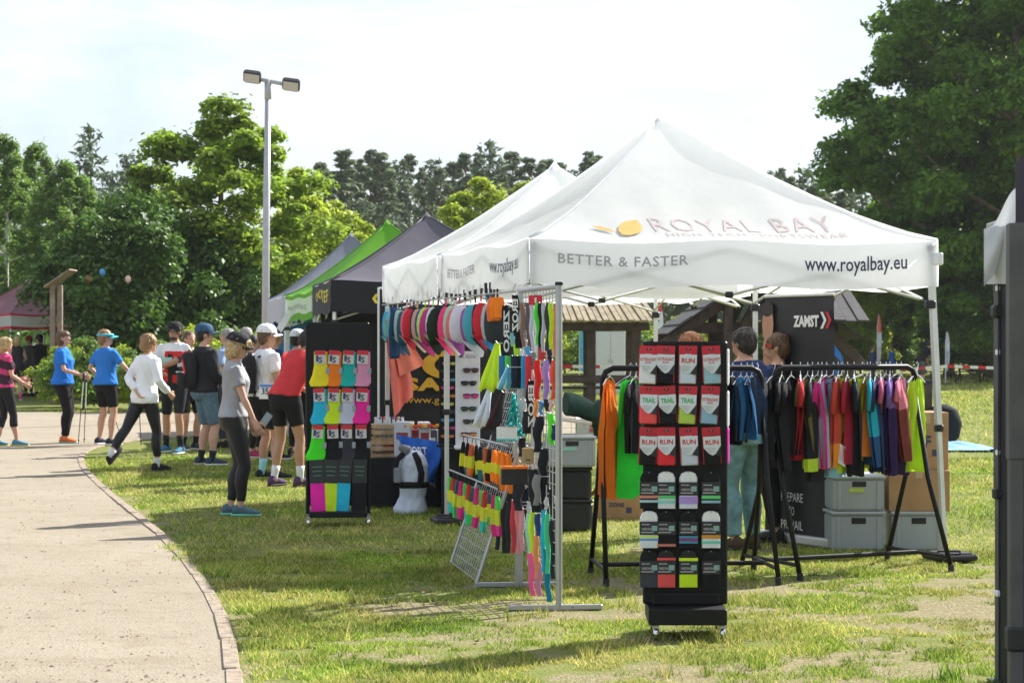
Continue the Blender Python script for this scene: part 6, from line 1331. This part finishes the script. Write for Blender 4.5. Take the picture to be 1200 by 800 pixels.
def cbox(label, loc, w_, d_, h_, rz=0, open_=False, mark=None):
    o = thing('cardboard_box', label, 'box', loc, rz, 'cardboard boxes')
    MB().bbox((0,0,h_/2), (w_,d_,h_), .004).build('carton', M_CARD, o); MB().box((0,0,h_+.001), (w_*.99,.055,.003)).build('tape', plain((.5,.36,.2),.3), o); MB().box((0,-d_/2-.001,h_*.9), (.055,.003,h_*.18)).build('tape', plain((.5,.36,.2),.3), o)
    if open_:
        for sx in (-1, 1): MB().box((sx*(w_/2+.05),0,h_-.03), (.14,d_,.005), Matrix.Rotation(sx*.8,3,'Y')).build('flap', M_CARD, o)
    if mark:
        MB().box((w_*.2,-d_/2-.003,h_*.3), (.05,.003,.05)).build('print', INK_DK, o)
        lettering(mark, lambda x, y: Vector((-w_*.25+x, -d_/2-.004, h_*.4+y)), INK_DK, o, w_*.35, bold=.03)
yb = 15.2
pcrate('grey plastic crate on the grass under another grey crate', (2.635,yb,0), .425,.5,.305, R(2)); pcrate('grey plastic crate on the grass under the brown cardboard boxes', (3.11,yb,0), .425,.5,.305, R(-2)); pcrate('grey plastic crate with lime sticker, on top of another crate', (2.635,yb,.306), .415,.5,.27, R(3), lab=(.5,.6,.1))
cbox('wide brown cardboard box on the grey crate under another box', (3.12,yb,.306), .46,.45,.31, R(-3)); cbox('upright brown cardboard box topmost of its stack', (3.16,yb+.02,.617), .34,.4,.44, R(4), mark='2F')
cbox('open brown cardboard box lying on the grass behind the green tank top', (1.03,17.9,0), .42,.36,.27, R(-18), True, 'ZONE')
# boxes and table left of the rack
pcrate('black plastic crate at the bottom of the stack behind the gridwall', (.50,16.7,0), .36,.4,.27, R(3), M_BLKPL); pcrate('black plastic crate in the middle of the stack behind the gridwall', (.50,16.7,.271), .36,.4,.27, R(0), M_BLKPL); pcrate('grey open crate topmost of the stack behind the gridwall', (.49,16.65,.545), .42,.42,.26, R(4), lab=(.3,.6,.5))
tb = thing('folding_table', 'small white folding table top leaning over the grey crate', 'table', (.40,17.1,0), R(8)); MB().bbox((0,0,.93), (.52,.5,.03), .008, Matrix.Rotation(R(8),3,'Y')).build('table_top', plain((.62,.55,.47)), tb)
for sx in (-1, 1):
    for sy in (-1, 1): MB().tube([(sx*.20,sy*.2,0),(sx*.2,sy*.2,.93-sx*.025)], .011, 6).build('leg', M_ALU, tb)
jk = thing('jacket', 'dark green jacket thrown over the folding table', 'jacket', (.56,17.05,0), R(10))
b = MB(); b.loft([(Vector((-.10+t*.30,0,1.06-.02*t-.10*t*t)), Vector((0,1,0)), Vector((0,0,1)), .16, .10-.02*t) for t in (0,.15,.4,.7,.95,1.0)], 14); b.tube([(.14,-.10,1.06),(.24,-.13,.96),(.27,-.14,.80),(.29,-.14,.66)], [.06,.065,.055,.045], 10); b.tube([(.10,.10,1.02),(.22,.12,.92),(.24,.12,.76)], [.06,.06,.045], 10)
V, F = remesh(b, .016, 2, .006, .4); put('cloth', V, F, fab((.025,.055,.045)), jk); MB().tube([(.29,-.14,.655),(.292,-.14,.64)], .044, 10).build('cuff', fab((.5,.5,.5)), jk)
o = thing('carton', 'white open carton with small boxes in the grass', 'box', (*G(697,512)[:2], 0), R(-20)); MB().bbox((0,0,.16), (.5,.4,.32), .005).build('carton', plain((.62,.58,.55)), o); MB().box((.08,-.203,.15), (.22,.004,.12)).build('print', plain((.5,.12,.10)), o); MB().box((-.24,-.1,.36), (.02,.5,.14), Matrix.Rotation(-.4,3,'Y')).build('flap', plain((.62,.58,.55)), o)
# low wire fence behind the rack
fn_ = thing('wire_fence', 'low thin wire mesh fence behind the clothes rack', 'fence', (.8,20.5,0)); b = MB()
for i in range(15): b.tube([(-.3+.12*i,0,0),(-.3+.12*i,0,.85)], .0025, 4)
b.build('vertical_wires', M_STEEL, fn_); b = MB()
for j in range(7): b.tube([(-.3,.004,.1+.12*j),(1.4,.004,.1+.12*j)], .0025, 4)
b.build('cross_wires', M_STEEL, fn_)
# ---------------------------------------------------------------- background structures
M_TIM = mat('dark_timber', (.065,.045,.035), .8, var=.35, scale=5, bump=.4, bscale=14); M_SHG = mat('weathered_shingle', (.34,.28,.19), .85, var=.25, scale=5, island=.2); M_SHD = mat('grey_board_roof', (.045,.043,.045), .8, var=.3, scale=4)
def roof_boards(parent, a, b, c, d, n, m, th=.03, lap=.02):    # a-b eave, d-c ridge: boards running up the slope
    nr = (b-a).cross(d-a).normalized()
    for i in range(n):
        u0, u1 = i/n, (i+1)/n-.006; off = nr*(th + lap*(i % 2))
        q = [a.lerp(b, u0), a.lerp(b, u1), d.lerp(c, u1), d.lerp(c, u0)]
        V = q + [p_+off for p_ in q]
        MB().add(V, [(3,2,1,0),(4,5,6,7),(0,1,5,4),(1,2,6,5),(2,3,7,6),(3,0,4,7)]).build('roof_board', m, parent)
sh = thing('timber_shelter', 'open timber shelter with pale ribbed board roof beyond the meadow', 'shelter', (1.6,50,0))
for x in (-1.2, .42, 1.42+.15, -3.0):
    for y in (0, 2.6): MB().bbox((x,y,1.05), (.22,.22,2.1), .02).build('post', M_TIM, sh)
for y in (0, 2.6):
    MB().bbox((-.7,y-.13,1.98), (5.2,.16,.2), .02).build('beam', M_TIM, sh); MB().bbox((-.7,y-.13,.62), (5.0,.10,.16), .02).build('rail', M_TIM, sh)
MB().bbox((-.7,.45,.42), (4.2,.4,.07), .01).build('bench', M_TIM, sh)
roof_boards(sh, Vector((-3.6,-.6,2.10)), Vector((2.15,-.6,2.10)), Vector((1.4,1.5,3.3)), Vector((-3.4,1.5,3.3)), 36, M_SHG); roof_boards(sh, Vector((2.15,3.5,2.10)), Vector((-3.6,3.5,2.10)), Vector((-3.4,1.5,3.3)), Vector((1.4,1.5,3.3)), 14, M_SHG); 
s2_ = thing('timber_shelter', 'dark A-frame timber shelter with heavy slanting braces behind the tents', 'shelter', (5.5,42,0))
for y in (0, 3.2):
    for a_, b_ in (((-2.35,1.45),(-.55,2.75)),((2.05,1.05),(.35,2.75)),((-2.0,.0),(-2.0,1.75)),((1.75,0),(1.75,1.4)),((-.6,2.7),(.45,2.7)),((-.9,1.2),(-.2,2.5)),((.9,1.2),(.2,2.5)),((-1.9,1.9),(1.5,1.9))):
        d = Vector((b_[0]-a_[0],0,b_[1]-a_[1])); c = Vector(((a_[0]+b_[0])/2, y + .03*len(s2_.children), (a_[1]+b_[1])/2)); MB().bbox(c, (d.length,.2,.22), .02, Matrix.Rotation(-math.atan2(d.z,d.x),3,'Y')).build('beam', M_TIM, s2_)
    for x in (-.9, .9): MB().bbox((x,y-.2,1.2), (.2,.2,2.4), .02).build('post', M_TIM, s2_)
MB().bbox((0,1.8,.85), (2.4,.9,.08), .01).build('table_top', M_TIM, s2_); MB().bbox((0,1.8,.40), (.3,.5,.8), .01).build('table_leg', M_TIM, s2_)
roof_boards(s2_, Vector((-2.2,-.6,1.75)), Vector((-.1,-.6,3.2)), Vector((-.1,4.2,3.2)), Vector((-2.2,4.2,1.75)), 8, M_SHD); roof_boards(s2_, Vector((-.1,-.6,3.2)), Vector((1.9,-.6,1.65)), Vector((1.9,4.2,1.65)), Vector((-.1,4.2,3.2)), 8, M_SHD)
roof_boards(s2_, Vector((-.5,-.9,2.05)), Vector((2.0,-.9,2.0)), Vector((1.8,.5,2.7)), Vector((-.3,.5,2.7)), 10, M_SHD)
cb = thing('cabinet', 'tall white double-door cabinet standing behind the open shelter', 'cabinet', (*G(714,462)[:2], 0), R(4)); MB().bbox((0,0,.95), (.90,.6,1.9), .01).build('carcass', plain((.55,.57,.60)), cb)
for sx in (-1, 1): MB().bbox((sx*.222,-.31,.95), (.43,.02,1.8), .006).build('door', plain((.60,.62,.65)), cb); MB().bbox((sx*.05,-.335,1.0), (.02,.02,.12), .004).build('handle', M_STEEL, cb)
def feather(label, px, py, H, W_, cols_, m=None):
    g = G(px, py); o = thing('feather_flag', label, 'flag', g, R(-4), 'feather flags in the meadow'); MB().tube([(0,0,0),(0,0,H*.8),(.06,0,H*.95),(W_*.4,0,H)], [.02,.015,.01,.006], 6).build('pole', M_ALU, o); MB().bbox((0,0,.02), (.5,.5,.04), .01).build('base', M_BLKPL, o); n = len(cols_)
    for i, c in enumerate(cols_): MB().grid(lambda u, v: Vector((.02+u*W_*(math.sin(math.pi*(.12+.8*((i+v)/n)))**.6), .04*math.sin(u*3+v*4), H*.97-(i+v)/n*H*.72)), 5, 5).build('sail', fab(c), o, True)
feather('turquoise feather flag seen through the open shelter', 679, 452, 2.1, .62, [(.10,.48,.68)]); feather('red and white feather flag above the dark shelter', 767, 456, 3.3, .28, [(.7,.1,.08),(.8,.8,.8),(.65,.08,.08),(.75,.75,.75)])
feather('striped narrow flag beside the dark-haired man', 852, 456, 2.3, .2, [(.7,.7,.75),(.1,.12,.3),(.7,.7,.75)]); feather('red-tipped pale flag behind the far benches', 1028, 448, 2.7, .15, [(.72,.14,.08),(.6,.6,.62),(.65,.62,.6)]); feather('thin white flag behind the tent leg', 1108, 450, 2.0, .14, [(.65,.65,.68),(.5,.52,.56)]); feather('blue flag low behind the black banner', 966, 456, 1.5, .6, [(.04,.2,.6)])
def tape(label, pts):
    o = thing('barrier_tape', label, 'tape', pts[0], 0, 'red and white barrier tapes'); k = 0
    for a_, b_ in zip(pts, pts[1:]):
        n = max(2, int((b_-a_).length/.35))
        for i in range(n):
            p0, p1 = a_.lerp(b_, i/n)-pts[0], a_.lerp(b_, (i+1)/n)-pts[0]; h_ = Vector((0,0,.045)); MB().add([p0-h_, p1-h_, p1+h_, p0+h_], [(0,1,2,3)]).build('stripe', (INK_R, INK_W)[i % 2], o)
tape('red and white barrier tape stretched behind the open shelter', [P(655,429,55), P(735,430,55), P(772,431,55)]); tape('red and white barrier tape by the far benches', [P(1060,433,62), P(1110,429,60), P(1165,431,58), P(1215,428,56)])
def bench(label, px, py, L_, hgt, w_):
    g = G(px, py); o = thing('trestle_bench', label, 'bench', g, R(5), 'far trestle tables and benches'); MB().bbox((0,0,hgt), (L_,w_,.05), .01).build('plank', M_TIM, o)
    for sx in (-.4, 0, .4): MB().tube([(sx*L_,-w_*.4,0),(sx*L_,w_*.4,hgt-.03)], .022, 6).build('leg', M_BLK, o); MB().tube([(sx*L_,w_*.4,0),(sx*L_,-w_*.4,hgt-.03)], .022, 6).build('leg', M_BLK, o)
bench('long dark trestle table in the shade of the big tree', 1125, 446, 2.6, .74, .6); bench('trestle table at the feet of the bending man', 1050, 447, 2.4, .74, .6); bench('low trestle bench before the far trestle table', 1120, 449, 2.4, .45, .28)
# tarp, bin and bag on the meadow behind the right-hand leg
o = thing('tarpaulin', 'crumpled pale blue tarpaulin spread on the grass', 'tarpaulin', (*G(1122,526)[:2], 0)); MB().grid(lambda u, v: Vector(((u-.5)*1.0, (v-.5)*1.6, .03+.10*math.sin(math.pi*u)*abs(math.sin(u*9+v*5))*math.sin(math.pi*v)*.9)), 24, 18).build('sheet', mat('blue_tarp', (.25,.47,.66), .4, var=.15), o, True); MB().tube([(.3,-.78,.02),(.7,-.8,.025)], .025, 8).build('rolled_edge', fab((.03,.03,.04)), o, True)
o = thing('dark_bin', 'round dark bag and post standing on the meadow behind the tent leg', 'bag', (*G(1104,522)[:2], 0)); b = MB(); b.loft([(Vector((0,0,z)), Vector((1,0,0)), Vector((0,1,0)), rx, rx*.6) for z, rx in ((.02,.14),(.12,.26),(.34,.31),(.55,.24),(.64,.08))], 16); b.build('bag_body', fab((.012,.013,.016)), o, True); MB().bbox((-.20,.1,.48), (.12,.12,.95), .01).build('post', M_TIM, o); MB().bbox((-.20,.1,.98), (.16,.16,.05), .01).build('post_cap', M_BLKPL, o)
# floodlight mast
lm = thing('floodlight_mast', 'tall grey steel mast with two floodlights', 'lamp post', (*G(310.5,492)[:2], 0)); Ym = lm.location.y; zt = CAMH + (400-97)/FPX*Ym
M_MAST = mat('mast_steel', (.42,.43,.44), .5, .3, var=.08)
MB().tube([(0,0,0),(.02,0,zt*.5),(.06,0,zt-.30)], [.085,.075,.06], 14).build('mast', M_MAST, lm, True); MB().tube([(.06,0,zt-.34),(.06,0,zt+.06)], .07, 12).build('sleeve', M_MAST, lm, True); MB().bbox((0,0,.03), (.35,.35,.06), .01).build('base_plate', M_MAST, lm)
MB().tube([(-.28,-.03,zt+.10),(.45,0,zt-.04)], .045, 10).build('cross_arm', M_MAST, lm)
for x, dz in ((-.24,.10),(.55,-.06)):
    M_ = Matrix.Rotation(R(8),3,'Y') @ Matrix.Rotation(R(42),3,'X'); c = Vector((x,-.14,zt+dz)); h = MB(); h.bbox(c, (.36,.13,.26), .03, M_); hd_ = h.build('lamp_housing', M_BLKPL, lm)
    nrm = M_ @ Vector((0,-1,0)); MB().bbox(c+nrm*.068, (.31,.01,.21), .004, M_).build('lamp_glass', plain((.5,.48,.44), .2), hd_); MB().tube([c-nrm*.06, Vector((x-.10,0,zt+dz+.03))], .03, 8).build('bracket', M_BLKPL, lm)
# wooden signboard with a slanted roof
sb = thing('signboard', 'weathered wooden post with a slanted board roof beside the burgundy tent', 'signboard', (*G(66,474)[:2], 0)); hs = CAMH + (400-334)/FPX*sb.location.y; M_OLD = mat('old_wood', (.27,.20,.155), .85, var=.3, scale=6)
for x in (-.09, .08): MB().bbox((x,.05*(x > 0),hs/2), (.13,.13,hs), .015).build('post', M_OLD, sb)
for i in range(4): q = Matrix.Rotation(R(-34),3,'Y'); MB().bbox(Vector((.10,-.32+.22*i,hs+.16)), (.80,.21,.04+.004*(i % 2)), .005, q).build('roof_board', M_OLD, sb)
# small bright balls in the dark bush: balloons
for px, py, c, nm in ((104,327,(.65,.12,.06),'red'),(120,319,(.08,.3,.65),'blue'),(150,327,(.75,.5,.4),'peach')):
    q = P(px, py, 51.5); o = thing('balloon', nm + ' balloon caught at the front of the dark bush', 'balloon', q, 0, 'balloons in the bush'); MB().ell((0,0,0), (.08,.08,.10), 12, 8).build('skin', plain(c, .3), o, True); MB().tube([(0,0,-.09),(.0,0,-.12)], .012, 6).build('knot', plain(c, .3), o)

# ---------------------------------------------------------------- air
hz = MB().box((0, 170, 14), (640, 500, 30)).build('haze', None); struct(hz, 'stuff'); hz['label'] = 'thin summer haze over the whole fairground'; hz['category'] = 'haze'
hm = bpy.data.materials.new('haze'); hm.use_nodes = True; n_ = hm.node_tree; n_.nodes.clear(); vo = n_.nodes.new('ShaderNodeVolumePrincipled'); ou = n_.nodes.new('ShaderNodeOutputMaterial')
vo.inputs['Color'].default_value = (.92, .95, 1, 1); vo.inputs['Density'].default_value = .00018; vo.inputs['Anisotropy'].default_value = .2
n_.links.new(vo.outputs[0], ou.inputs['Volume']); hz.data.materials.clear(); hz.data.materials.append(hm)
